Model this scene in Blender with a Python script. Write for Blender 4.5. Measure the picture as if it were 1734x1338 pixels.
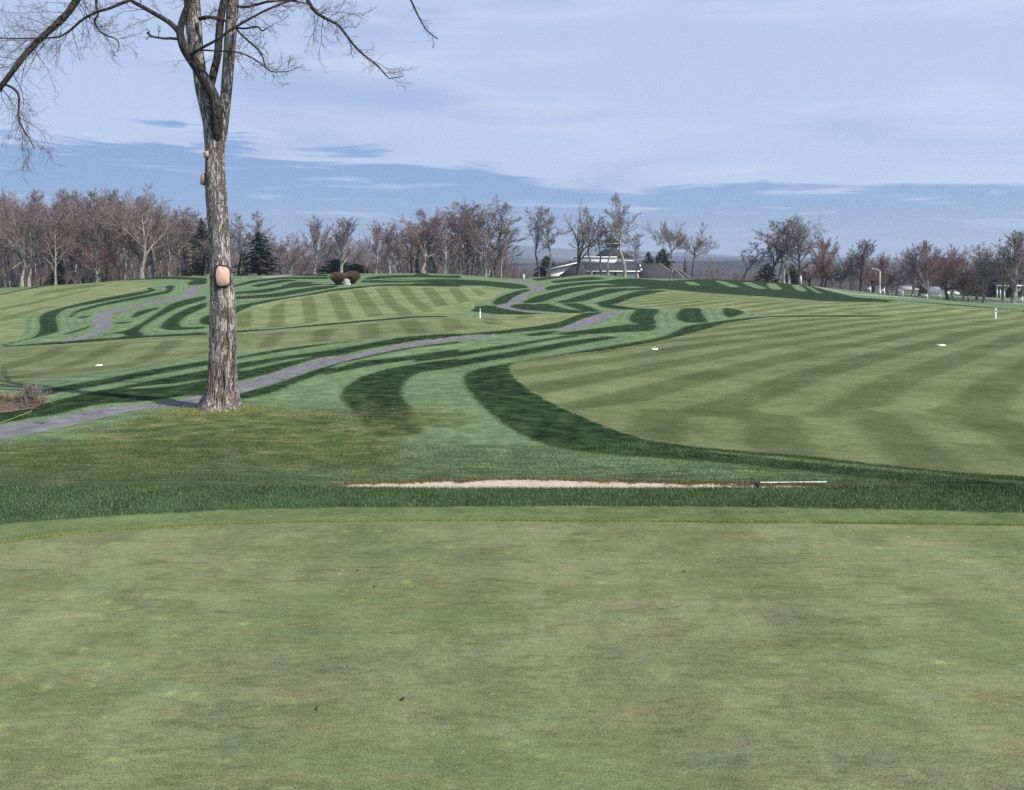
import bpy, math, random
import numpy as np
from mathutils import Vector, Matrix
RAD = math.radians
for _o in list(bpy.data.objects):
    bpy.data.objects.remove(_o)
SC = bpy.context.scene
COL = SC.collection

# ------------------------------------------------------------------ camera, sky, sun, exposure
FPX, CX, HY, CAMZ = 1500.0, 867.0, 440.0, 3.0      # focal length, principal column and eye level of a 1734 px wide frame
cam_d = bpy.data.cameras.new('camera')
cam_d.sensor_width = 36.0
cam_d.lens = 36.0 * FPX / 1734.0
cam_d.shift_y = -(669.0 - HY) / 1734.0
cam_d.clip_start = 0.1
cam_d.clip_end = 30000.0
cam = bpy.data.objects.new('camera', cam_d)
COL.objects.link(cam)
cam.location = (0, 0, CAMZ)
cam.rotation_euler = (RAD(90), 0, 0)
SC.camera = cam

SUN_EL, SUN_BACK = RAD(46), RAD(35)                # sun stands to the right and a little behind the camera
sun_dir = Vector((math.cos(SUN_EL) * math.cos(SUN_BACK), -math.cos(SUN_EL) * math.sin(SUN_BACK), math.sin(SUN_EL)))
sun_d = bpy.data.lights.new('sun', 'SUN')
sun_d.energy = 4.8
sun_d.angle = RAD(0.6)
sun_d.color = (1.0, 0.955, 0.89)
sun = bpy.data.objects.new('sun', sun_d)
COL.objects.link(sun)
sun.rotation_euler = sun_dir.to_track_quat('Z', 'Y').to_euler()
SC.view_settings.view_transform = 'Standard'
SC.view_settings.look = 'None'
SC.view_settings.gamma = 1.0
SC.view_settings.use_curve_mapping = False
SC.view_settings.exposure = 0.25
try:
    SC.cycles.use_denoising = False
    SC.cycles.max_bounces = 6
    SC.cycles.transparent_max_bounces = 4
    SC.cycles.volume_bounces = 0
    SC.cycles.sample_clamp_indirect = 3.0
    SC.cycles.sample_clamp_direct = 6.0
except Exception:
    pass


class NT:
    """small helper to write node trees"""
    def __init__(self, tree):
        self.t = tree
        tree.nodes.clear()

    def n(self, kind, ins=None, **props):
        nd = self.t.nodes.new(kind)
        for k, v in props.items():
            setattr(nd, k, v)
        for k, v in (ins or {}).items():
            self.set(nd.inputs[k], v)
        return nd

    def set(self, sock, v):
        if isinstance(v, bpy.types.NodeSocket):
            self.t.links.new(v, sock)
        else:
            sock.default_value = v

    def math(self, op, a, b=0.0, clamp=False):
        return self.n('ShaderNodeMath', {0: a, 1: b}, operation=op, use_clamp=clamp).outputs[0]

    def ss(self, v, a, b):
        nd = self.n('ShaderNodeMapRange', {0: v, 1: a, 2: b, 3: 0.0, 4: 1.0}, interpolation_type='SMOOTHSTEP')
        return nd.outputs[0]

    def lin(self, v, a, b, c, d):
        return self.n('ShaderNodeMapRange', {0: v, 1: a, 2: b, 3: c, 4: d}).outputs[0]

    def mix(self, f, a, b, mode='MIX'):
        nd = self.n('ShaderNodeMix', data_type='RGBA', blend_type=mode)
        self.set(nd.inputs[0], f)
        self.set(nd.inputs[6], a if isinstance(a, bpy.types.NodeSocket) else (*a, 1))
        self.set(nd.inputs[7], b if isinstance(b, bpy.types.NodeSocket) else (*b, 1))
        return nd.outputs[2]

    def noise(self, vec, scale, detail=3.0, rough=0.5, dist=0.0):
        nd = self.n('ShaderNodeTexNoise', {'Scale': scale, 'Detail': detail, 'Roughness': rough, 'Distortion': dist})
        if vec is not None:
            self.set(nd.inputs['Vector'], vec)
        return nd.outputs[0]

    def scaled(self, vec, s, off=(0, 0, 0)):
        return self.n('ShaderNodeMapping', {0: vec, 1: off, 3: s}).outputs[0]


# world: daylight sky with a high veil of cloud that ends in a ragged lower edge, blue below it
W = bpy.data.worlds.new('World')
SC.world = W
W.use_nodes = True
w = NT(W.node_tree)
gen = w.n('ShaderNodeTexCoord').outputs['Generated']
sky = w.n('ShaderNodeTexSky', sky_type='NISHITA', sun_disc=False, sun_elevation=SUN_EL,
          sun_rotation=math.atan2(sun_dir.x, sun_dir.y), altitude=150.0, air_density=1.0, dust_density=0.6, ozone_density=2.0)
xyz = w.n('ShaderNodeSeparateXYZ', {0: gen})
X, Y, Z = xyz.outputs
hor = w.math('SQRT', w.math('ADD', w.math('MULTIPLY', X, X), w.math('MULTIPLY', Y, Y)))
el = w.math('DIVIDE', Z, w.math('MAXIMUM', hor, 0.02))                 # tangent of the elevation
az = w.math('ARCTAN2', X, Y)
cyl = w.n('ShaderNodeCombineXYZ', {0: az, 1: el, 2: 0.0}).outputs[0]
wisp = w.noise(w.scaled(cyl, (3.0, 26.0, 1)), 1.6, 5.0, 0.55, 0.6)     # long flat streaks
fine = w.noise(w.scaled(cyl, (5.0, 60.0, 1), (3.1, 0, 0)), 1.5, 4.0, 0.55, 0.4)
bump = w.noise(w.scaled(cyl, (9.0, 12.0, 1), (7.7, 0, 0)), 1.0, 3.0, 0.5)
edge_c = w.n('ShaderNodeFloatCurve', {1: w.lin(az, -0.9, 0.9, 0.0, 1.0)})
cv = edge_c.mapping.curves[0]
def _azx(px):
    return (math.atan2(px - CX, FPX) + 0.9) / 1.8
for q, (px, py) in enumerate([(-800, 250), (60, 262), (330, 246), (480, 268), (640, 272), (720, 291), (800, 289), (905, 311), (960, 318),
                              (1090, 321), (1250, 327), (1500, 331), (1734, 322), (2500, 300)]):
    pt = (_azx(px), (HY - py) / 1500.0 * 4.0)
    if q == 0:
        cv.points[0].location = pt
    elif q == 1:
        cv.points[1].location = pt
    else:
        cv.points.new(*pt)
edge_c.mapping.update()
edge = w.math('DIVIDE', edge_c.outputs[0], 4.0)
dist = w.math('SUBTRACT', el, w.math('ADD', edge, w.math('MULTIPLY', w.lin(wisp, 0.3, 0.7, -0.016, 0.016), w.lin(az, -0.45, 0.0, 2.2, 0.9))))
dist = w.math('ADD', dist, w.lin(bump, 0.3, 0.7, -0.004, 0.004))
veil = w.math('MULTIPLY', w.ss(dist, -0.004, 0.0075), w.lin(dist, 0.0, 0.16, 0.97, 0.90))
# broad thin places in the veil, higher up
thin = w.noise(w.scaled(cyl, (1.6, 9.0, 1), (1.3, 0.4, 0)), 1.5, 4.0, 0.5, 0.3)
veil = w.math('MULTIPLY', veil, w.math('SUBTRACT', 1.0, w.math('MULTIPLY', w.ss(thin, 0.50, 0.70), 0.42)))
streak = w.math('MULTIPLY', w.ss(fine, 0.54, 0.72), 0.85)
streak = w.math('MULTIPLY', streak, w.ss(el, 0.012, 0.05))
low = w.math('ADD', 0.78, w.math('MULTIPLY', streak, 0.2))             # thin haze of cloud under the edge
cloud = w.math('MAXIMUM', veil, low)
cloud_col = w.mix(w.ss(el, 0.03, 0.25), (5.3, 6.5, 9.0), (5.0, 6.15, 8.7))
white = w.noise(w.scaled(cyl, (2.2, 14.0, 1), (5.2, 1.4, 0)), 1.5, 5.0, 0.55, 0.5)
cloud_col = w.mix(w.math('MULTIPLY', w.ss(white, .46, .70), .8), cloud_col, (6.3, 7.2, 9.2))
low_sky = w.mix(1.0, sky.outputs[0], (0.52, 0.66, 0.84), 'MULTIPLY')
low_col = w.mix(low, low_sky, w.mix(w.ss(el, 0.0, 0.10), (3.25, 4.55, 7.2), (2.8, 4.2, 7.35)))
col = w.mix(w.math('MAXIMUM', veil, streak), low_col, cloud_col)
bg = w.n('ShaderNodeBackground', {0: col, 1: 0.085})
w.n('ShaderNodeOutputWorld', {0: bg.outputs[0]})


# ------------------------------------------------------------------ object helpers
def tag(o, label=None, cat=None, group=None, kind=None):
    if label: o['label'] = label
    if cat: o['category'] = cat
    if group: o['group'] = group
    if kind: o['kind'] = kind
    return o

def empty(name, loc, label, cat, group=None, rz=0.0):
    o = bpy.data.objects.new(name, None)
    COL.objects.link(o)
    o.location = loc
    o.rotation_euler = (0, 0, rz)
    o.empty_display_size = 0.3
    return tag(o, label, cat, group)

def np_mesh(name, V, F, smooth=False):
    """F: (n,3) or (n,4) int array, or list of such arrays"""
    V = np.asarray(V, dtype=np.float32)
    FS = F if isinstance(F, list) else [F]
    FS = [np.asarray(f, dtype=np.int32) for f in FS if len(f)]
    me = bpy.data.meshes.new(name)
    me.vertices.add(len(V))
    me.vertices.foreach_set('co', V.ravel())
    tot = np.concatenate([np.full(len(f), f.shape[1], np.int32) for f in FS])
    idx = np.concatenate([f.ravel() for f in FS])
    start = np.concatenate([[0], np.cumsum(tot)[:-1]]).astype(np.int32)
    me.loops.add(len(idx))
    me.loops.foreach_set('vertex_index', idx)
    me.polygons.add(len(tot))
    me.polygons.foreach_set('loop_start', start)
    me.polygons.foreach_set('loop_total', tot)
    if smooth:
        me.polygons.foreach_set('use_smooth', np.ones(len(tot), bool))
    me.update(calc_edges=True)
    return me

def link(name, me, mat=None, parent=None, loc=None):
    o = bpy.data.objects.new(name, me)
    COL.objects.link(o)
    if mat is not None and not len(me.materials):
        me.materials.append(mat)
    if parent is not None:
        o.parent = parent
    if loc is not None:
        o.location = loc
    return o

class MB:
    """collects boxes, polygons, tubes in one mesh"""
    def __init__(self):
        self.V, self.F4, self.F3, self.n = [], [], [], 0
    def add(self, V, F):
        F = np.asarray(F, int) + self.n
        self.V.append(np.asarray(V, float).reshape(-1, 3))
        self.n += len(self.V[-1])
        (self.F4 if F.shape[1] == 4 else self.F3).append(F)
        return self
    def box(self, x0, x1, y0, y1, z0, z1):
        V = [(x0, y0, z0), (x1, y0, z0), (x1, y1, z0), (x0, y1, z0), (x0, y0, z1), (x1, y0, z1), (x1, y1, z1), (x0, y1, z1)]
        F = [(0, 3, 2, 1), (4, 5, 6, 7), (0, 1, 5, 4), (1, 2, 6, 5), (2, 3, 7, 6), (3, 0, 4, 7)]
        return self.add(V, F)
    def hexa(self, V8):
        F = [(0, 3, 2, 1), (4, 5, 6, 7), (0, 1, 5, 4), (1, 2, 6, 5), (2, 3, 7, 6), (3, 0, 4, 7)]
        return self.add(V8, F)
    def tube(self, P, R, K=8, caps=True):
        V, F = tubes(np.asarray(P, float)[None], np.asarray(R, float)[None], K)
        base = self.n
        self.add(V, F)
        if caps:
            S = len(P)
            for s in (0, S - 1):
                c = np.asarray(P[s], float)[None]
                i0 = base + s * K
                self.V.append(c); self.n += 1
                self.F3.append(np.array([(self.n - 1, i0 + k, i0 + (k + 1) % K) for k in range(K)]))
        return self
    def build(self, name, mat, parent=None, smooth=False):
        FS = []
        if self.F4: FS.append(np.concatenate(self.F4))
        if self.F3: FS.append(np.concatenate(self.F3))
        return link(name, np_mesh(name, np.concatenate(self.V), FS, smooth), mat, parent)

def tubes(P, R, K=3):
    """P (N,S,3), R (N,S) -> verts, quads of N open tubes"""
    N, S, _ = P.shape
    T = np.gradient(P, axis=1)
    T /= np.linalg.norm(T, axis=2, keepdims=True) + 1e-9
    mean = T.mean(axis=1, keepdims=True)
    ref = np.where(np.abs(mean[..., 2:3]) > 0.75, np.array([1.0, 0.13, 0.0]), np.array([0.11, 0.17, 1.0]))
    U = np.cross(T, ref)
    U /= np.linalg.norm(U, axis=2, keepdims=True) + 1e-9
    Vv = np.cross(T, U)
    a = np.arange(K) * 2 * np.pi / K
    V = P[:, :, None, :] + R[:, :, None, None] * (np.cos(a)[None, None, :, None] * U[:, :, None, :] + np.sin(a)[None, None, :, None] * Vv[:, :, None, :])
    i = np.arange(N)[:, None, None] * S * K + np.arange(S - 1)[None, :, None] * K
    k = np.arange(K)[None, None, :]
    k2 = (k + 1) % K
    F = np.stack([i + k, i + k2, i + K + k2, i + K + k], axis=-1).reshape(-1, 4)
    return V.reshape(-1, 3), F

def merge(parts):
    V, F, n = [], [], 0
    for v, f in parts:
        V.append(v); F.append(f + n); n += len(v)
    return np.concatenate(V), np.concatenate(F)


# ------------------------------------------------------------------ materials
def simple_mat(name, col, rough=0.8, var=0.15, scale=3.0, spec=0.3, bump=0.0, bscale=30.0, vec='Object', stretch=(1, 1, 1)):
    m = bpy.data.materials.new(name)
    m.use_nodes = True
    t = NT(m.node_tree)
    co = t.n('ShaderNodeTexCoord').outputs[vec]
    co = t.scaled(co, stretch)
    nz = t.noise(co, scale, 4.0, 0.6)
    lo = tuple(c * (1 - var) for c in col)
    hi = tuple(min(1, c * (1 + var)) for c in col)
    c = t.mix(t.ss(nz, 0.3, 0.7), lo, hi)
    b = t.n('ShaderNodeBsdfPrincipled', {'Base Color': c, 'Roughness': rough, 'Specular IOR Level': spec})
    if bump:
        bn = t.n('ShaderNodeBump', {'Strength': bump, 'Distance': 0.02, 'Height': t.noise(co, bscale, 4.0, 0.6)})
        t.set(b.inputs['Normal'], bn.outputs[0])
    t.n('ShaderNodeOutputMaterial', {0: b.outputs[0]})
    return m
# ------------------------------------------------------------------ terrain: rolling ground as a loft over ridge and hollow lines
APX = np.array([-1500, -500, 0, 350, 600, 760, 867, 1000, 1100, 1250, 1400, 1550, 1734, 2200, 3200], float)
def _ext(v):                                    # values given at the 11 inner stations, carried on sideways
    v = list(v)
    return np.array([v[0], v[0]] + v + [v[-1], v[-1]], float)
def _z(d, py):
    return CAMZ - np.asarray(d, float) * (np.asarray(py, float) - HY) / FPX
NST = 11
one = np.ones(NST)
lines = []                                      # (distance, height) of each line at each station
def add_line(d, z=None, py=None):
    d = np.asarray(d, float) * one
    zz = np.asarray(z, float) * one if z is not None else _z(d, np.asarray(py, float) * one)
    lines.append((_ext(d), _ext(zz)))
add_line(0.0, z=0.0)
add_line(10.9, z=0.0)
add_line(11.6, z=[-.03, -.02, 0, 0, 0, 0, 0, 0, 0, -.02, -.03])
add_line(12.6, z=[-.12, -.14, -.42, -.8, -.85, -.85, -.85, -.8, -.55, -.2, -.12])
add_line(13.9, z=[-.25, -.3, -.43, -.455, -.46, -.46, -.46, -.455, -.45, -.4, -.32])
add_line(16.5, z=[-.36, -.37, -.42, -.45, -.47, -.47, -.47, -.47, -.48, -.48, -.48])
add_line(20.5, z=[-.42, -.38, -.42, -.45, -.47, -.5, -.52, -.55, -.56, -.57, -.57])
add_line(26, z=[-.6, -.5, -.5, -.5, -.5, -.5, -.5, -.5, -.5, -.5, -.5])
add_line(34, z=[-.95, -.75, -.68, -.66, -.65, -.65, -.62, -.6, -.6, -.6, -.6])
d9 = np.array([44, 50, 56, 60, 62, 62, 60, 60, 60, 60, 60.])
py9 = np.array([588, 566, 547, 537, 544, 547, 547, 546, 546, 547, 550.])
hid = np.array([1, 1, 1, 1, .0, 0, 0, 0, 0, 0, 0])
add_line(d9, py=py9)
d10 = d9 + 6
add_line(d10, z=np.where(hid > 0, _z(d10, py9) - 0.3, _z(d10, [0, 0, 0, 0, 540, 541, 540, 539, 540, 543, 546])))
d11 = d9 + 14
add_line(d11, py=[587.5, 565.5, 546.5, 536.5, 534, 530, 528, 529, 532, 537, 541])
add_line([88, 90, 92, 94, 96, 96, 94, 92, 90, 90, 90], py=[535, 525, 516, 510, 515, 511, 510, 512, 516, 521, 529])
add_line(128, py=[508, 494, 490, 488, 492, 489, 488, 491, 500, 509, 521])
d14 = np.array([172, 178, 182, 184, 186, 190, 186, 182, 172, 168, 165.])
py14 = np.array([487, 468, 463.5, 464, 470, 464.5, 472, 475, 487, 504, 514.])
add_line(d14, py=py14)
d15 = d14 + 14
z14 = _z(d14, py14)
vis = np.array([0, 0, 0, 0, 0, 0, 0, 0, .5, 1, 1])
add_line(d15, z=np.where(vis > 0.7, _z(d15, [0, 0, 0, 0, 0, 0, 0, 0, 487, 501, 509.5]), _z(d15, py14) - 0.5))
add_line(232, z=np.where(vis > 0.7, _z(232, [0] * 9 + [497, 502]), z14 - 6.0))
add_line(430, z=-15.0)
add_line(1300, z=-44.0)
add_line(2600, z=-64.0)
LD = np.array([l[0] for l in lines])            # (K, stations)
LZ = np.array([l[1] for l in lines])

def pchip_slopes(x, y):                         # along axis 0
    h = np.diff(x, axis=0); dl = np.diff(y, axis=0) / h
    m = np.zeros_like(y)
    a, b = dl[:-1], dl[1:]
    w1, w2 = 2 * h[1:] + h[:-1], h[1:] + 2 * h[:-1]
    with np.errstate(divide='ignore', invalid='ignore'):
        hm = (w1 + w2) / (w1 / a + w2 / b)
    m[1:-1] = np.where(a * b > 0, hm, 0.0)
    m[0], m[-1] = dl[0], dl[-1]
    return m
def pchip_eval(x, y, m, xi):
    i = np.clip(np.searchsorted(x, xi) - 1, 0, len(x) - 2)
    h = x[i + 1] - x[i]; t = (xi - x[i]) / h
    t = np.clip(t, 0, 1)
    return (y[i] * (1 + 2 * t) * (1 - t) ** 2 + m[i] * h * t * (1 - t) ** 2 + y[i + 1] * t * t * (3 - 2 * t) + m[i + 1] * h * t * t * (t - 1))
_MD = pchip_slopes(APX[:, None] * np.ones((1, LD.shape[0])), LD.T)
_MZ = pchip_slopes(APX[:, None] * np.ones((1, LD.shape[0])), LZ.T)
def column(px):
    d = np.array([pchip_eval(APX, LD[k], _MD[:, k], np.array([px]))[0] for k in range(len(LD))])
    z = np.array([pchip_eval(APX, LZ[k], _MZ[:, k], np.array([px]))[0] for k in range(len(LD))])
    return d, z, pchip_slopes(d[:, None], z[:, None])[:, 0]
def rolls(x, y):                                # gentle swells of the ground
    a = np.clip((y - 30) / 60, 0, 1) * np.clip((1500 - y) / 1000, 0, 1)
    return a * (0.10 * np.sin(x * .11 + y * .05 + 1) + 0.08 * np.sin(x * .05 - y * .09 + 2.2) + 0.05 * np.sin(x * .23 + y * .17))
def ground_z(x, y):
    px = CX + FPX * x / max(y, 0.5)
    d, z, m = column(float(np.clip(px, APX[0], APX[-1])))
    return float(pchip_eval(d, z, m, np.array([y]))[0] + rolls(x, y))
_YS = np.concatenate([np.arange(3, 30, .05), np.arange(30, 80, .15), np.arange(80, 330, .5)])
_cache = {}
def hit(px, py, ymin=0.0):
    """the point of the ground seen in the photograph at (px, py)"""
    key = round(px * 2)
    if key not in _cache:
        d, z, m = column(px)
        _cache[key] = pchip_eval(d, z, m, _YS) + rolls((px - CX) / FPX * _YS, _YS)
    zz = _cache[key]
    f = zz - (CAMZ - (py - HY) / FPX * _YS)      # above zero where the ground hides the sight line
    ok = (f >= 0) & (_YS > ymin)
    if not ok.any():                             # grazes the last crest: take the nearest point of it
        i = int(np.argmax(np.where(_YS < 215, f / _YS, -1e9)))
        return ((px - CX) / FPX * _YS[i], _YS[i])
    i = int(np.argmax(ok))
    y = _YS[i]
    if i > 0 and f[i - 1] < 0:
        y = _YS[i - 1] + (_YS[i] - _YS[i - 1]) * (-f[i - 1]) / (f[i] - f[i - 1] + 1e-9)
    return ((px - CX) / FPX * y, y)

# ------------------------------------------------------------------ mowing plan, as outlines on the ground
def A(*p): return [(x / 4.18, 440 + y / 4.18) for x, y in p]
def C(*p): return [(380 + x / 4.335, 440 + y / 4.335) for x, y in p]
def D(*p): return [(700 + x / 3.468, 440 + y / 3.468) for x, y in p]
def E(*p): return [(1000 + x / 2.362, 440 + y / 2.362) for x, y in p]
def M(*p): return list(p)
F_NEAR = M((1900, 822), (1734, 807), (1600, 797), (1480, 785), (1370, 772), (1270, 764), (1180, 757), (1100, 745), (1040, 728), (985, 705), (930, 680), (890, 655),
           (868, 635), (862, 620), (880, 612), (950, 602), (1050, 590), (1130, 575), (1180, 562), (1230, 547), (1296, 537.5), (1360, 536.5), (1470, 536.5), (1557, 535.5),
           (1470, 533.5), (1360, 533), (1290, 533), (1262, 528), (1240, 522), (1212, 520), (1127, 522.5), (1042, 516), (1060, 508), (1090, 500), (1127, 495), (1212, 498), (1300, 502.5),
           (1400, 510.5), (1500, 512), (1600, 517), (1734, 529), (1900, 545))
F_MID = M((0, 588), (100, 583), (190, 577), (260, 571), (350, 567), (403, 563), (518, 554), (611, 546), (703, 538), (760, 536.8), (812, 537), (902, 532), (988, 530.5),
          (977, 534), (945, 546), (902, 553), (844, 560), (780, 564.5), (680, 569), (611, 575), (541, 581), (472, 590), (403, 599), (350, 601), (215, 624), (96, 638), (0, 652), (-200, 690), (-200, 606))
F_CTR = M((380, 558), (400, 530), (426, 518), (472, 508), (518, 501), (576, 492), (634, 485), (680, 484), (726, 485), (780, 486), (824, 487.5), (861, 492), (848, 498), (833, 505),
          (801, 515), (806, 522), (780, 531), (760, 534.5), (703, 535), (611, 543), (518, 551), (403, 560))
F_LEFT = M((-200, 545), (0, 500), (40, 491), (84, 484), (153, 476), (191, 476), (240, 477), (262, 482), (249, 489), (167, 506), (108, 519), (72, 528), (40, 536), (36, 560), (36, 574), (0, 581), (-200, 620))
FAIRWAYS = [F_NEAR, F_MID, F_CTR, F_LEFT]
FDARK = [  # darker mown bands on the centre fairways
    C((560, 280), (655, 270), (690, 450), (590, 470)), C((340, 350), (440, 300), (440, 490), (320, 500)), C((755, 250), (840, 238), (945, 440), (840, 452)),
    C((930, 225), (1020, 215), (1170, 410), (1050, 422)), C((1105, 205), (1190, 203), (1270, 315), (1400, 400), (1290, 412), (1180, 320)),
    C((1265, 188), (1340, 193), (1430, 300), (1560, 375), (1460, 385), (1350, 300)), C((1440, 205), (1520, 203), (1650, 335), (1560, 345)),
    D((200, 163), (262, 163), (332, 240), (270, 258)), D((330, 168), (388, 168), (428, 200), (385, 212)), C((90, 400), (200, 370), (190, 495), (95, 505)),
    C((330, 540), (460, 528), (360, 640), (235, 652)), C((670, 513), (820, 500), (770, 592), (620, 612)), C((980, 478), (1130, 466), (1160, 572), (990, 587)),
    C((1270, 455), (1410, 436), (1510, 532), (1350, 552)), C((1580, 435), (1690, 428), (1740, 505), (1650, 520)), D((160, 355), (260, 348), (325, 408), (190, 424)),
    D((390, 340), (470, 338), (545, 372), (430, 382)), D((590, 335), (690, 325), (720, 335), (620, 350)),
    A((0, 745), (250, 680), (380, 620), (510, 612), (380, 690), (180, 745), (0, 790)), A((330, 780), (560, 705), (740, 610), (930, 588), (800, 645), (640, 720), (400, 795)),
    A((700, 772), (930, 720), (1050, 660), (1160, 570), (1310, 572), (1200, 650), (1080, 715), (900, 762)), A((0, 832), (300, 790), (800, 745), (1000, 715), (700, 782), (300, 822), (0, 852)),
    A((1190, 720), (1330, 690), (1463, 640), (1463, 655), (1300, 725)),
    A((0, 340), (250, 290), (560, 225), (700, 200), (600, 225), (300, 300), (0, 362)), A((300, 225), (600, 180), (800, 165), (700, 185), (450, 225), (200, 262)), A((0, 440), (180, 395), (300, 350), (420, 320), (260, 345), (0, 405)),
]
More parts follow.
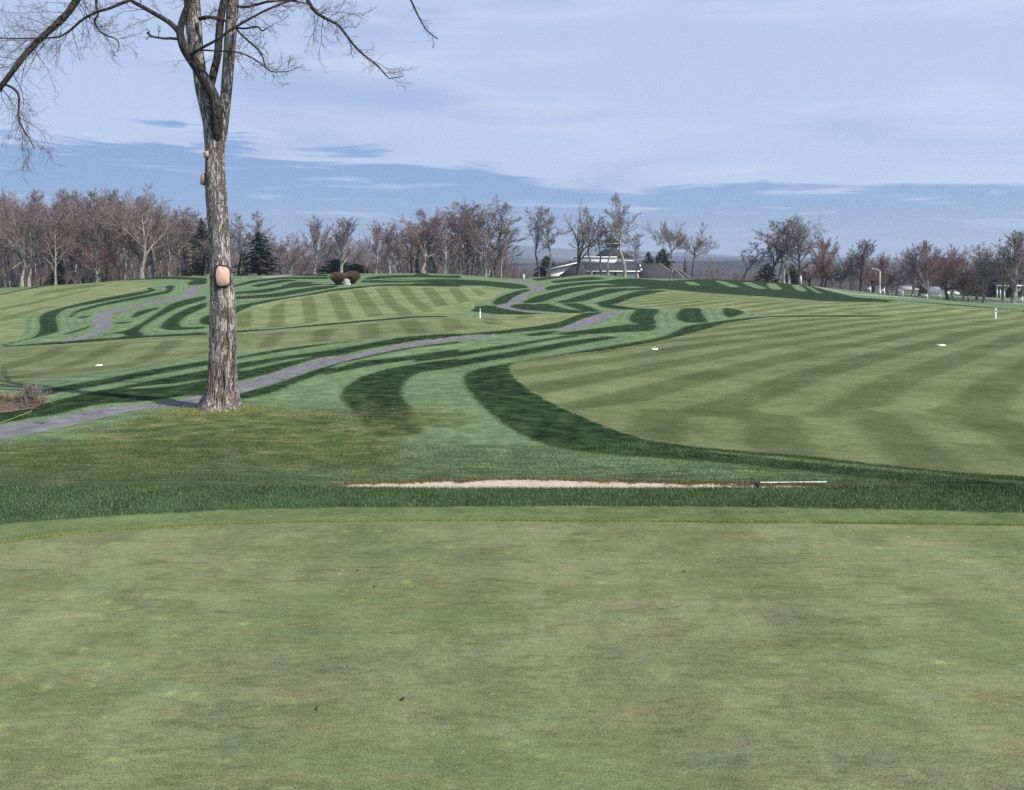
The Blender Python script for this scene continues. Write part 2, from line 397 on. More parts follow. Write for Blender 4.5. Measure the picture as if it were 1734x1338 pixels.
RDARK = [  # dark passes in the rough
    A((-300, 330), (0, 244), (200, 200), (420, 160), (640, 138), (770, 139), (600, 156), (350, 186), (150, 226), (0, 266), (-300, 360)),
    A((1020, 195), (1060, 196), (1112, 214), (1000, 247), (700, 302), (450, 352), (392, 400), (412, 480), (415, 510), (250, 553), (0, 612), (0, 604), (230, 550), (272, 520), (284, 480), (272, 412), (310, 378), (460, 333), (700, 278), (1000, 224), (1064, 215)),
    A((1160, 187), (1240, 178), (1212, 232), (1000, 273), (720, 327), (540, 375), (500, 415), (492, 400), (540, 358), (720, 308), (1000, 253), (1190, 218)),
    A((1463, 253), (1300, 283), (1200, 318), (1120, 370), (1000, 450), (860, 518), (890, 542), (1040, 532), (980, 510), (1003, 480), (1110, 412), (1250, 342), (1463, 277)),
    A((925, 412), (960, 368), (1130, 332), (1130, 345), (1010, 385), (960, 410)), A((790, 448), (830, 440), (950, 436), (930, 446), (840, 456)), A((440, 528), (560, 492), (650, 462), (640, 476), (560, 506), (450, 536)), A((540, 408), (640, 392), (640, 402), (560, 420)), A((690, 536), (900, 500), (960, 505), (860, 522)),
    A((1463, 298), (1340, 338), (1230, 388), (1150, 448), (1128, 482), (1200, 502), (1463, 486), (1463, 473), (1285, 480), (1262, 450), (1312, 400), (1463, 333)),
    A((1463, 393), (1420, 413), (1408, 435), (1430, 455), (1463, 462), (1600, 462), (1600, 380)),
    A((-300, 640), (0, 616), (300, 588), (700, 558), (900, 545), (1463, 513), (1480, 530), (900, 562), (400, 602), (0, 637), (-300, 660)),
    A((255, 940), (400, 900), (700, 850), (1000, 790), (1463, 713), (1640, 690), (1640, 720), (1463, 747), (1000, 832), (700, 892), (450, 932), (330, 960), (250, 965)),
    A((340, 1010), (500, 970), (700, 925), (850, 900), (1000, 868), (1463, 780), (1640, 740), (1640, 900), (1463, 952), (1300, 965), (1150, 985), (960, 1008), (800, 1012), (600, 1040), (420, 1092), (200, 1125), (0, 1160), (-300, 1230), (-300, 1140), (0, 1080), (200, 1040)),
    A((870, 148), (900, 134), (1000, 114), (1200, 119), (1463, 129), (1463, 146), (1200, 136), (1000, 141)), A((1325, 162), (1400, 135), (1463, 140), (1463, 172), (1335, 182)),
    C((60, 360), (90, 338), (300, 298), (600, 253), (800, 213), (1000, 193), (1200, 178), (1450, 178), (1734, 188), (1734, 201), (1500, 194), (1250, 190), (1000, 211), (800, 230), (600, 264), (400, 297), (220, 338), (110, 388), (60, 430)),
    C((60, 272), (90, 270), (350, 250), (560, 214), (700, 194), (830, 188), (830, 201), (600, 237), (400, 272), (150, 287), (60, 292)),
    C((60, 236), (90, 234), (250, 221), (400, 199), (520, 174), (760, 178), (600, 196), (480, 206), (300, 241), (60, 254)),
    C((180, 191), (350, 159), (430, 144), (560, 149), (430, 166), (250, 201)), C((400, 196), (520, 160), (700, 163), (560, 182), (480, 190)),
    C((60, 190), (200, 150), (400, 129), (760, 123), (780, 141), (420, 141), (250, 161), (60, 204)), C((320, 106), (500, 99), (760, 108), (760, 121), (450, 116), (300, 117)), C((880, 170), (960, 172), (920, 185), (790, 186)),
    C((1010, 140), (1120, 118), (1300, 112), (1734, 116), (1734, 136), (1400, 128), (1200, 135), (1060, 147)), C((1000, 152), (1300, 142), (1500, 150), (1734, 146), (1734, 168), (1500, 163), (1300, 168), (1000, 167)),
    C((1390, 108), (1440, 95), (1500, 106), (1500, 125), (1400, 122)),
    C((60, 518), (95, 514), (300, 511), (540, 489), (850, 454), (1250, 419), (1500, 411), (1670, 413), (1600, 421), (1300, 433), (900, 471), (560, 506), (300, 526), (60, 542)),
    C((60, 720), (95, 714), (350, 664), (600, 629), (900, 599), (1045, 590), (800, 616), (500, 661), (250, 701), (60, 736)),
    C((60, 770), (95, 760), (400, 714), (700, 674), (1000, 624), (1300, 568), (1734, 533), (1734, 566), (1350, 602), (1000, 662), (900, 692), (700, 716), (550, 761), (330, 832), (60, 900)),
    C((60, 1010), (95, 988), (300, 933), (550, 848), (770, 772), (850, 765), (750, 800), (900, 780), (700, 842), (520, 905), (400, 962), (250, 1002), (100, 1030), (60, 1030)),
    C((760, 775), (1000, 714), (1300, 649), (1734, 596), (1734, 612), (1400, 646), (1100, 706), (900, 752)), C((1000, 740), (1200, 724), (1734, 653), (1734, 692), (1400, 732), (1100, 772), (850, 822), (700, 850), (800, 800)),
    M((575, 672), (583, 655), (611, 638), (657, 624), (726, 613), (780, 607), (780, 617.6), (726, 627), (698, 636), (682, 652), (680, 668), (690, 684), (705, 702), (716, 735), (640, 740), (600, 700)),
    D((0, 572), (300, 537), (600, 491), (760, 466), (900, 443), (1000, 446), (800, 472), (600, 512), (300, 562), (0, 602)),
    D((0, 602), (0, 625), (300, 584), (600, 534), (900, 479), (1150, 448), (1210, 455), (950, 502), (700, 552), (400, 602), (180, 642), (0, 667)),
    M((783.6, 639), (792, 630), (821, 622), (873, 613), (959, 598.6), (1046, 584), (1112, 572.6), (1132, 567), (1161, 552), (1200, 546.7), (1240, 541), (1290, 536), (1360, 534), (1470, 534), (1557, 535.4), (1470, 537), (1360, 538),
      (1296, 539), (1240, 549), (1185, 564), (1135, 577), (1052, 592), (952, 604), (882, 614), (866, 621), (871, 635), (893, 654), (932, 679), (987, 704), (1042, 727), (1102, 744), (1182, 756), (1272, 763), (1372, 771), (1482, 784), (1602, 796), (1740, 806),
      (1900, 818), (1900, 865), (1740, 848), (1640, 834), (1560, 822), (1480, 811), (1370, 799), (1270, 788), (1150, 778), (1050, 772), (960, 763), (900, 745), (866, 727), (830, 702), (805, 677), (790, 657)),
    D((0, 462), (300, 435), (600, 405), (760, 384), (850, 345), (920, 325), (1000, 314), (1110, 308), (1095, 320), (1060, 341), (980, 367), (850, 402), (600, 427), (300, 456), (0, 482)),
    D((820, 437), (1050, 405), (1250, 380), (1440, 383), (1405, 417), (1200, 427), (950, 442)), D((640, 438), (800, 420), (860, 415), (800, 440), (700, 450)),
    D((1262, 347), (1300, 300), (1330, 289), (1440, 289), (1446, 305), (1410, 330), (1434, 378), (1330, 381), (1280, 366)),
    D((1538, 336), (1560, 300), (1590, 284), (1692, 284), (1690, 310), (1722, 352), (1734, 366), (1620, 371), (1558, 356)), E((530, 217), (528, 194), (560, 189), (620, 204), (608, 216), (552, 234)),
    D((630, 255), (700, 220), (800, 194), (900, 169), (1050, 149), (1300, 149), (1390, 155), (1100, 162), (960, 187), (850, 217), (740, 252)),
    D((820, 252), (930, 225), (1050, 189), (1150, 169), (1400, 164), (1460, 173), (1230, 182), (1120, 207), (1010, 242), (900, 254)),
    D((1050, 257), (1150, 235), (1270, 194), (1350, 179), (1500, 179), (1390, 201), (1300, 227), (1200, 257), (1150, 264)),
    D((770, 165), (820, 149), (1000, 129), (1150, 124), (1260, 131), (1000, 146), (850, 166), (790, 181)), D((800, 126), (900, 114), (1050, 99), (1150, 112), (950, 127), (830, 137)), D((690, 112), (800, 100), (900, 88), (1000, 86), (860, 105), (720, 125)),
    D((556, 276), (600, 260), (680, 257), (800, 290), (1010, 312), (920, 314), (760, 302), (600, 291)), D((690, 263), (785, 256), (900, 290), (1060, 307), (940, 309), (800, 291)), D((860, 257), (975, 254), (1070, 290), (1110, 307), (1000, 301)),
    D((1075, 259), (1150, 261), (1300, 285), (1390, 286), (1350, 293), (1200, 291), (1100, 276)),
    D((460, 252), (500, 220), (570, 195), (640, 174), (690, 173), (682, 192), (610, 207), (572, 237), (550, 257), (480, 267)), D((295, 285), (400, 269), (475, 268), (560, 290), (780, 318), (650, 323), (460, 319), (340, 301)),
    D((0, 120), (150, 112), (350, 118), (560, 135), (660, 150), (680, 165), (600, 172), (560, 168), (420, 152), (200, 150), (0, 152)), D((430, 95), (560, 86), (700, 90), (680, 108), (620, 110), (560, 108)),
    E((20, 90), (100, 78), (180, 74), (300, 84), (460, 76), (560, 76), (700, 84), (840, 92), (930, 118), (1060, 150), (1450, 178), (1900, 215), (1900, 238), (1734, 214), (1450, 190), (1100, 176), (900, 166), (600, 142), (400, 127), (250, 114), (100, 100)),
    E((620, 150), (800, 160), (1090, 172), (1100, 180), (850, 176), (640, 160)),
]
RLIGHT = [  # pale passes that cut through dark ones
    E((370, 88), (410, 88), (450, 102), (400, 102)), E((490, 84), (530, 84), (606, 111), (560, 109)), E((600, 90), (640, 89), (712, 116), (662, 116)), E((700, 94), (740, 94), (772, 119), (722, 119)),
    E((798, 100), (832, 99), (872, 126), (832, 126)), E((850, 99), (872, 104), (932, 136), (900, 131)), E((1180, 168), (1400, 190), (1734, 208), (1734, 203), (1420, 180), (1220, 162)),
    A((850, 912), (1000, 896), (1250, 872), (1463, 842), (1463, 850), (1250, 890), (1000, 912)), C((110, 800), (400, 742), (640, 705), (640, 712), (420, 757), (120, 820)),
    M((1180, 763), (1300, 776), (1430, 790), (1560, 803), (1734, 819), (1734, 816), (1570, 799), (1440, 785), (1310, 772)),
    C((1060, 152), (1300, 146), (1480, 152), (1300, 153)), C((1100, 170), (1400, 166), (1600, 172), (1400, 171)),
]
PATHS = [
    A((-500, 1330), (0, 1270), (250, 1220), (500, 1170), (650, 1130), (880, 1075), (1050, 1045), (1200, 1040), (1350, 1040), (1463, 1035)) + M((404, 666), (449, 653), (507, 634), (555, 619), (588, 609.6), (634, 599), (680, 590), (743, 579.5), (786, 574), (844, 567), (842, 563.5), (826, 566)) + M((786, 567), (743, 572.7), (700, 576), (611, 597), (541, 606), (495, 619), (461, 629), (403, 647))
    + A((1463, 945), (1300, 975), (1100, 1010), (950, 1020), (800, 1025), (600, 1055), (450, 1090), (200, 1135), (0, 1165), (-500, 1230)),
    D((818, 409), (900, 385), (980, 350), (1100, 315), (1120, 303), (1200, 303), (1228, 315), (1140, 346), (1050, 381), (950, 407), (870, 414)),
    D((472, 275), (558, 250), (580, 225), (640, 195), (688, 180), (686, 157), (640, 132), (568, 126), (563, 112), (620, 111), (650, 129), (700, 139), (772, 159), (768, 175), (702, 196), (662, 225), (632, 250), (572, 266), (562, 275), (640, 295), (782, 313), (700, 314), (560, 293)),
    A((365, 581), (560, 545), (650, 510), (670, 480), (650, 450), (654, 410), (720, 369), (850, 339), (1000, 309), (1150, 279), (1290, 249), (1320, 225), (1308, 195), (1463, 174), (1463, 190), (1400, 200), (1422, 220), (1392, 251), (1250, 281), (1100, 311), (900, 346), (832, 370), (792, 410), (787, 450), (802, 480), (772, 501), (650, 546), (560, 566), (450, 582)),
]
ROADS = [M((1366, 480.5), (1400, 488.8), (1440, 496.5), (1500, 500.8), (1600, 506.6), (1734, 514.2), (1950, 525), (1950, 527.5), (1734, 516), (1600, 508), (1500, 502.2), (1440, 498.4), (1400, 490.8), (1366, 482.5)),
         M((440, 469.5), (455, 467), (505, 464.5), (480, 468), (460, 471))]
SAND = M((568, 823.5), (600, 820), (650, 818), (720, 815.5), (760, 814.5), (800, 815), (850, 811.5), (930, 812), (1000, 815), (1060, 816), (1150, 818), (1230, 820), (1300, 821.5), (1360, 823), (1425, 826))
WORN = [M((-100, 770), (120, 735), (230, 705), (330, 692), (400, 688), (500, 690), (620, 682), (700, 690), (725, 735), (700, 775), (620, 795), (400, 800), (100, 815), (-100, 820))]
GREEN_E = M((-700, 1010), (-300, 958), (0, 921), (100, 908), (200, 899), (300, 892), (400, 888), (520, 885), (700, 883), (900, 883), (1100, 884.5), (1300, 886), (1500, 888), (1734, 891), (2100, 898), (2600, 912))
COLLAR_E = M((-700, 955), (-300, 914), (0, 889), (100, 880), (200, 873), (300, 868), (420, 862), (560, 859.5), (800, 858), (1000, 857), (1200, 858), (1400, 861), (1600, 865), (1734, 869), (2100, 880), (2600, 898))

def world_poly(pts, step=14.0):
    out = []
    n = len(pts)
    for i in range(n):
        (x0, y0), (x1, y1) = pts[i], pts[(i + 1) % n]
        k = max(1, int(math.hypot(x1 - x0, (y1 - y0) * 3) / step))
        for j in range(k):
            t = j / k
            out.append(hit(x0 + (x1 - x0) * t, y0 + (y1 - y0) * t))
    return np.array(out)
def chaikin(P):
    P = np.asarray(P, float)
    Q = np.roll(P, -1, axis=0)
    return np.stack([.75 * P + .25 * Q, .25 * P + .75 * Q], axis=1).reshape(-1, 2)
def prep(pts, smooth=True):
    if smooth:                                   # corners cut by a few pixels only
        P = []
        n = len(pts)
        for i in range(n):
            a, b, c = np.array(pts[i - 1]), np.array(pts[i]), np.array(pts[(i + 1) % n])
            la, lc = np.linalg.norm(a - b), np.linalg.norm(c - b)
            P += [b + (a - b) * min(.3, 7 / (la + 1e-6)), b * .5 + .25 * (b + (a - b) * min(.3, 7 / (la + 1e-6))) + .25 * (b + (c - b) * min(.3, 7 / (lc + 1e-6))), b + (c - b) * min(.3, 7 / (lc + 1e-6))]
        pts = P
    return world_poly([tuple(p) for p in pts])

# grid of the ground, finer where the eye looks closely
pxs = np.concatenate([np.linspace(-1500, -90, 22)[:-1], np.arange(-90, 1826, 2.6), np.linspace(1830, 3200, 22)])
def inv(a, b, k): return 1.0 / np.linspace(1 / a, 1 / b, k)
ys = np.concatenate([[0.3, 1, 2, 3, 4, 5, 6, 7, 8, 8.6], np.arange(9.0, 16, .055), inv(16, 60, 135)[:-1], np.arange(60, 200, 1.25), np.geomspace(200, 260, 16)[1:], np.geomspace(265, 2600, 26)])
NC, NR = len(pxs), len(ys)
GX = (pxs[None, :] - CX) / FPX * ys[:, None]
GY = np.repeat(ys[:, None], NC, axis=1)
GZ = np.zeros((NR, NC))
for c in range(NC):
    d, z, m = column(pxs[c])
    GZ[:, c] = pchip_eval(d, z, m, ys)
GZ += rolls(GX, GY)
gx, gy = GX.ravel(), GY.ravel()

def signed(poly, pad):
    """signed distance to a closed outline, for ground vertices near it (inside is positive)"""
    x0, y0 = poly.min(axis=0) - pad; x1, y1 = poly.max(axis=0) + pad
    idx = np.nonzero((gx > x0) & (gx < x1) & (gy > y0) & (gy < y1))[0]
    px_, py_ = gx[idx], gy[idx]
    d2 = np.full(len(idx), 1e9); ins = np.zeros(len(idx), bool)
    Q = np.roll(poly, -1, axis=0)
    for (ax, ay), (bx, by) in zip(poly, Q):
        ex, ey = bx - ax, by - ay
        L = ex * ex + ey * ey + 1e-12
        t = np.clip(((px_ - ax) * ex + (py_ - ay) * ey) / L, 0, 1)
        dd = (px_ - ax - t * ex) ** 2 + (py_ - ay - t * ey) ** 2
        np.minimum(d2, dd, out=d2)
        if ay != by:
            cr = ((ay > py_) != (by > py_)) & (px_ < ex * (py_ - ay) / (by - ay) + ax)
            ins ^= cr
    return idx, np.where(ins, 1, -1) * np.sqrt(d2)
def union(polys, pad=2.0, far=-3.0, ids=None):
    out = np.full(gx.size, far)
    for q, p in enumerate(polys):
        idx, s = signed(p, pad)
        better = s > out[idx]
        out[idx] = np.where(better, s, out[idx])
        if ids is not None:
            ids[idx[better & (s > 0)]] = q
    return out
fair_id = np.full(gx.size, -1)
path_id = np.full(gx.size, -1)
sd_fair = union([prep(p) for p in FAIRWAYS], ids=fair_id)
sd_fd = union([prep(p, False) for p in FDARK])
sd_dark = np.minimum(union([prep(p) for p in RDARK]), -union([prep(p) for p in RLIGHT]))
sd_path = union([prep(p) for p in PATHS], ids=path_id)
sd_road = union([prep(p) for p in ROADS])
sd_worn = union([prep(p) for p in WORN], 4.0, -4.0)
top = world_poly(list(SAND))
sand_poly = np.array([hit(px, py, 12.3) for px, py in chaikin(SAND)[:-1]] + [((px - CX) / FPX * 11.95, 11.95) for px in (1400, 1200, 1000, 800, 600)])
sd_sand = union([sand_poly])
def flat_edge(line):
    return np.interp(pxs, [p[0] for p in line], CAMZ * FPX / (np.array([p[1] for p in line]) - HY))
ge, ce = flat_edge(GREEN_E), flat_edge(COLLAR_E)
sd_green = (ge[None, :] - GY).ravel()
sd_col = (ce[None, :] - GY).ravel()
# mown stripes of the near fairway: far set slants to the right, near set runs almost away from the eye
def tri(s, period): return (np.abs(((s / period) % 1.0) - 0.5) - 0.25) * period
wob = 0.10 * np.sin(gx * .31 + gy * .13) + .06 * np.sin(gy * .45 + gx * .2 + 1)
a1, a2 = RAD(37), RAD(13)
s1 = gx * math.cos(a1) - gy * math.sin(a1) + wob
s2 = gx * math.cos(a2) - gy * math.sin(a2) + .3 * wob
yb = 20.6 + 0.5 * np.sin(gx * .8) + .25 * np.sin(gx * 2.3 + 1)
wy = np.clip((gy - yb) / .7 + .5, 0, 1)
stripe = wy * tri(s1 - 1.1, 2.5) + (1 - wy) * tri(s2 - 1.1, 2.35) * .75 + .30 * np.exp(-((gy - yb) / .45) ** 2) * (.4 + np.sin(gx * 1.1 + 2) + .6 * np.sin(gx * 2.7))
near_m = sd_fair * 0 + (fair_id == 0)
sd_fd = np.where(near_m > 0, stripe, sd_fd)

attrs = {'sd_fair': sd_fair, 'sd_fd': sd_fd, 'sd_dark': sd_dark, 'sd_path': sd_path, 'sd_road': sd_road, 'sd_worn': sd_worn, 'sd_sand': sd_sand, 'sd_green': np.clip(sd_green, -3, 3), 'sd_col': np.clip(sd_col, -3, 3)}

# shallow cut of the paths, so that their turf edges stand proud
GZf = GZ.ravel() - 0.035 * np.clip(sd_path / 0.08 + .5, 0, 1) * (gy < 60)
GV = np.stack([gx, gy, GZf], axis=1)
r = np.arange(NR - 1)[:, None] * NC + np.arange(NC - 1)[None, :]
GF = np.stack([r, r + 1, r + NC + 1, r + NC], axis=-1).reshape(-1, 4)
def fmean(a): return a[GF].mean(axis=1)
cls = np.zeros(len(GF), int)                     # 0 rough
ff = fmean(sd_fair) > 0
fid = fair_id[GF].max(axis=1)
cls[ff] = 10 + fid[ff]
cls[fmean(sd_col) > 0] = 2
cls[fmean(sd_green) > 0] = 1
cls[fmean(sd_sand) > 0] = 3
cls[fmean(sd_road) > 0] = 4
pp = fmean(sd_path) > 0
pid = path_id[GF].max(axis=1)
cls[pp] = 20 + np.maximum(pid[pp], 0)

_rx, _ry = hit(372, 692)
ROOT = (_rx, _ry, ground_z(_rx, _ry))
def turf_material():
    m = bpy.data.materials.new('turf')
    m.use_nodes = True
    t = NT(m.node_tree)
    geo = t.n('ShaderNodeNewGeometry')
    P = geo.outputs['Position']
    def at(n): return t.n('ShaderNodeAttribute', attribute_name=n).outputs['Fac']
    n1 = t.noise(P, 0.35, 4.0, 0.55)             # metres wide drifts
    n2 = t.noise(P, 2.2, 5.0, 0.6)
    n3 = t.noise(t.scaled(P, (.75, 1.3, 1)), 14.0, 4.0, 0.65)
    n4 = t.noise(P, 75.0, 4.0, 0.75)
    jit = t.math('ADD', t.lin(n2, 0.3, 0.7, -0.14, 0.14), t.lin(n3, 0.3, 0.7, -0.06, 0.06))
    def mask(name, wd, j=1.0):
        v = t.math('ADD', at(name), t.math('MULTIPLY', jit, j))
        return t.ss(v, -wd, wd)
    grain = t.math('ADD', t.lin(n3, 0.30, 0.70, -0.17, 0.17), t.lin(n4, 0.36, 0.64, -0.34, 0.34))
    drift = t.math('ADD', t.lin(n1, 0.3, 0.7, -0.16, 0.16), t.lin(n2, 0.3, 0.7, -0.13, 0.13))
    PX = t.scaled(P, (.5, 2.2, 1))
    yy0 = t.n('ShaderNodeSeparateXYZ', {0: P}).outputs[1]
    stk = t.noise(PX, 3.2, 5.0, .66)
    gain = t.math('ADD', .87, t.math('ADD', grain, t.math('ADD', drift, t.math('MULTIPLY', t.lin(stk, .3, .7, -.16, .16), t.lin(yy0, 9.5, 11.0, .45, 1.0)))))
    # rough
    rl = t.mix(t.ss(n2, 0.35, 0.7), (.116, .178, .084), (.158, .216, .108))
    rd = t.mix(t.ss(n2, 0.35, 0.7), (.0095, .025, .0075), (.019, .040, .0125))
    md = mask('sd_dark', 0.10, 0.9)
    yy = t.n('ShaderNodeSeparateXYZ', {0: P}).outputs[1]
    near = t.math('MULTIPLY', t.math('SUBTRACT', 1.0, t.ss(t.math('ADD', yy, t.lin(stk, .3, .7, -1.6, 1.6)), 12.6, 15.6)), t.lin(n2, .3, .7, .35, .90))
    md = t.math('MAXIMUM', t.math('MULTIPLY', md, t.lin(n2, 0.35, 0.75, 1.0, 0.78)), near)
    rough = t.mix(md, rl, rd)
    # swath lines of the mowers run along the passes
    sw = t.math('MULTIPLY', t.math('SINE', t.math('ADD', t.math('MULTIPLY', at('sd_dark'), 9.5), t.lin(n2, .3, .7, -1.2, 1.2))), t.math('MULTIPLY', t.ss(yy, 22.0, 40.0), .13))
    sw = t.math('ADD', 1.0, sw)
    rough = t.mix(1.0, rough, t.n('ShaderNodeCombineColor', {0: sw, 1: sw, 2: sw}).outputs[0], 'MULTIPLY')
    # worn ground under the tree: olive grass with straw showing
    wn = t.ss(t.math('ADD', at('sd_worn'), t.lin(n1, 0.3, 0.7, -1.6, 1.6)), -1.0, 1.2)
    olive = t.mix(t.ss(n2, 0.35, 0.65), (.050, .074, .022), (.100, .118, .042))
    thatch = t.noise(t.scaled(P, (.55, 1.6, 1)), 1.7, 6.0, 0.68, .5)
    olive = t.mix(t.math('MULTIPLY', t.ss(thatch, 0.49, 0.66), t.lin(n3, .35, .65, .30, 1.0)), olive, (.245, .205, .112))
    rough = t.mix(t.math('MULTIPLY', wn, .88), rough, olive)
    # bare soil and needles close round the foot of the tree
    rd_ = t.n('ShaderNodeVectorMath', {0: P, 1: ROOT}, operation='DISTANCE').outputs['Value']
    soil = t.math('MULTIPLY', t.math('SUBTRACT', 1.0, t.ss(t.math('ADD', rd_, t.lin(n2, .3, .7, -.5, .5)), .45, 1.15)), t.lin(n3, .3, .7, .5, 1.0))
    rough = t.mix(soil, rough, (.105, .080, .045))
    # fairway
    fl = t.mix(t.ss(n1, 0.3, 0.7), (.172, .212, .092), (.204, .230, .112))
    fd = t.mix(t.ss(n1, 0.3, 0.7), (.092, .122, .044), (.114, .134, .056))
    fm = t.ss(t.math('ADD', at('sd_fd'), t.math('MULTIPLY', jit, 1.5)), -0.15, 0.15)
    fm = t.math('MULTIPLY', fm, t.lin(stk, .3, .7, .55, 1.0))
    fair = t.mix(fm, fl, fd)
    spots = t.ss(t.noise(P, 5.5, 4.0, .7), .60, .72)
    fair = t.mix(t.math('MULTIPLY', spots, .35), fair, (.085, .092, .040))
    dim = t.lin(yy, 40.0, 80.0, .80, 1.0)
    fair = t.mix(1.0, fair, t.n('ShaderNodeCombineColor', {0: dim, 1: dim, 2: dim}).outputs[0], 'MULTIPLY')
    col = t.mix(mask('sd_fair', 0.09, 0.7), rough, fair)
    # collar and putting green
    collar = t.mix(t.ss(n2, .3, .7), (.106, .150, .060), (.136, .172, .076))
    yl = t.noise(P, 22.0, 3.0, .6)
    lip = t.math('MULTIPLY', t.ss(at('sd_green'), -0.10, -0.02), t.ss(yl, .42, .6))
    collar = t.mix(t.math('MULTIPLY', lip, .6), collar, (.21, .25, .06))
    col = t.mix(mask('sd_col', 0.03, 0.28), col, collar)
    PS = t.scaled(P, (.62, 2.0, 1))
    big = t.noise(PS, 0.55, 4.0, .6, .4)
    g0 = t.mix(t.ss(big, .32, .68), (.146, .170, .078), (.190, .198, .106))
    blot = t.noise(PS, 3.0, 5.0, .68, .5)
    g0 = t.mix(t.math('MULTIPLY', t.ss(blot, .50, .68), .80), g0, (.118, .131, .060))
    pink = t.noise(t.scaled(P, (.62, 2.0, 1), (4, 9, 0)), 1.9, 4.0, .62, .5)
    g0 = t.mix(t.math('MULTIPLY', t.ss(pink, .54, .72), .55), g0, (.205, .172, .100))
    bluish = t.noise(t.scaled(P, (.62, 2.0, 1), (14, 2, 0)), 1.5, 4.0, .6, .5)
    g0 = t.mix(t.math('MULTIPLY', t.ss(bluish, .56, .72), .5), g0, (.145, .200, .108))
    # poa patches: small yellow-green islands in drifts
    vor = t.n('ShaderNodeTexVoronoi', {'Vector': t.scaled(P, (1, 1, 1)), 'Scale': 3.4, 'Randomness': 1.0})
    keep = t.ss(t.n('ShaderNodeSeparateColor', {0: vor.outputs['Color']}).outputs[0], .48, .52)
    rr = t.math('ADD', vor.outputs['Distance'], t.lin(t.noise(t.scaled(P, (.7, 1.5, 1)), 15.0, 5.0, .75), .2, .8, -.32, .32))
    isl = t.math('MULTIPLY', t.math('SUBTRACT', 1.0, t.ss(rr, .02, .24)), keep)
    isl = t.math('MULTIPLY', isl, t.ss(t.noise(P, .5, 3.0, .55), .36, .52))
    vor2 = t.n('ShaderNodeTexVoronoi', {'Vector': t.scaled(P, (1, 1, 1), (3, 5, 0)), 'Scale': 9.5, 'Randomness': 1.0})
    keep2 = t.ss(t.n('ShaderNodeSeparateColor', {0: vor2.outputs['Color']}).outputs[1], .62, .65)
    isl2 = t.math('MULTIPLY', t.math('SUBTRACT', 1.0, t.ss(t.math('ADD', vor2.outputs['Distance'], t.lin(n3, .2, .8, -.18, .18)), .12, .24)), keep2)
    isl2 = t.math('MULTIPLY', isl2, t.ss(t.noise(t.scaled(P, (1, 1, 1), (8, 1, 0)), .6, 3.0, .55), .40, .55))
    yel = t.mix(n3, (.215, .255, .082), (.295, .315, .125))
    g0 = t.mix(t.math('MULTIPLY', t.math('MAXIMUM', isl, t.math('MULTIPLY', isl2, .85)), .72), g0, yel)
    dk = t.ss(t.noise(P, 46.0, 3.0, .65), .54, .70)
    g0 = t.mix(t.math('MULTIPLY', dk, .30), g0, (.090, .100, .045))
    xx = t.n('ShaderNodeSeparateXYZ', {0: P}).outputs[0]
    gb = t.math('SINE', t.math('ADD', t.math('MULTIPLY', xx, 4.6), t.lin(n1, .3, .7, -.8, .8)))
    gbm = t.math('ADD', 1.0, t.math('MULTIPLY', t.ss(gb, -.5, .5), .075))
    g0 = t.mix(1.0, g0, t.n('ShaderNodeCombineColor', {0: t.math('MULTIPLY', gbm, .955), 1: t.math('MULTIPLY', gbm, .965), 2: t.math('MULTIPLY', gbm, .955)}).outputs[0], 'MULTIPLY')
    mg = mask('sd_green', 0.012, 0.08)
    col = t.mix(mg, col, g0)
    col = t.mix(1.0, col, t.n('ShaderNodeCombineColor', {0: gain, 1: gain, 2: gain}).outputs[0], 'MULTIPLY')
    # asphalt path and road
    asp = t.mix(t.ss(n2, .3, .7), (.138, .133, .140), (.176, .169, .174))
    crack = t.noise(P, 60.0, 2.0, .7)
    asp = t.mix(t.math('MULTIPLY', t.ss(crack, .55, .7), .35), asp, (.085, .083, .085))
    seam = t.math('ABSOLUTE', t.math('SUBTRACT', t.noise(P, .9, 5.0, .6, .6), .5))
    asp = t.mix(t.math('MULTIPLY', t.math('SUBTRACT', 1.0, t.ss(seam, .004, .018)), .65), asp, (.05, .048, .048))
    asp = t.mix(t.math('MULTIPLY', t.ss(t.noise(P, 1.1, 4.0, .6), .52, .62), .35), asp, (.23, .222, .21))
    mp = t.ss(t.math('ADD', at('sd_path'), t.math('SUBTRACT', t.math('MULTIPLY', jit, .55), .04)), -0.025, 0.025)
    col = t.mix(mp, col, asp)
    col = t.mix(t.ss(at('sd_road'), -.05, .05), col, (.25, .245, .24))
    # bunker sand with a broken brown turf rim
    snd = t.mix(t.ss(n3, .3, .7), (.375, .305, .235), (.49, .405, .315))
    ms = t.ss(t.math('ADD', at('sd_sand'), t.math('ADD', t.lin(n3, .25, .75, -.10, .10), t.lin(n2, .3, .7, -.09, .05))), -0.02, 0.02)
    rim = t.ss(t.math('ADD', at('sd_sand'), t.lin(n3, .25, .75, -.10, .10)), -.16, -.03)
    col = t.mix(t.math('MULTIPLY', rim, .65), col, (.115, .090, .042))
    col = t.mix(ms, col, snd)
    hgt = t.math('ADD', t.math('MULTIPLY', n3, .6), t.math('MULTIPLY', n4, .5))
    lump = t.math('SUBTRACT', 1.0, t.math('MAXIMUM', mp, t.math('MULTIPLY', mg, .55)))
    bn = t.n('ShaderNodeBump', {'Strength': t.math('ADD', .12, t.math('MULTIPLY', lump, .5)), 'Distance': 0.03, 'Height': hgt})
    b = t.n('ShaderNodeBsdfPrincipled', {'Base Color': col, 'Roughness': .85, 'Specular IOR Level': .02, 'Normal': bn.outputs[0]})
    t.n('ShaderNodeOutputMaterial', {0: b.outputs[0]})
    return m
TURF = turf_material()
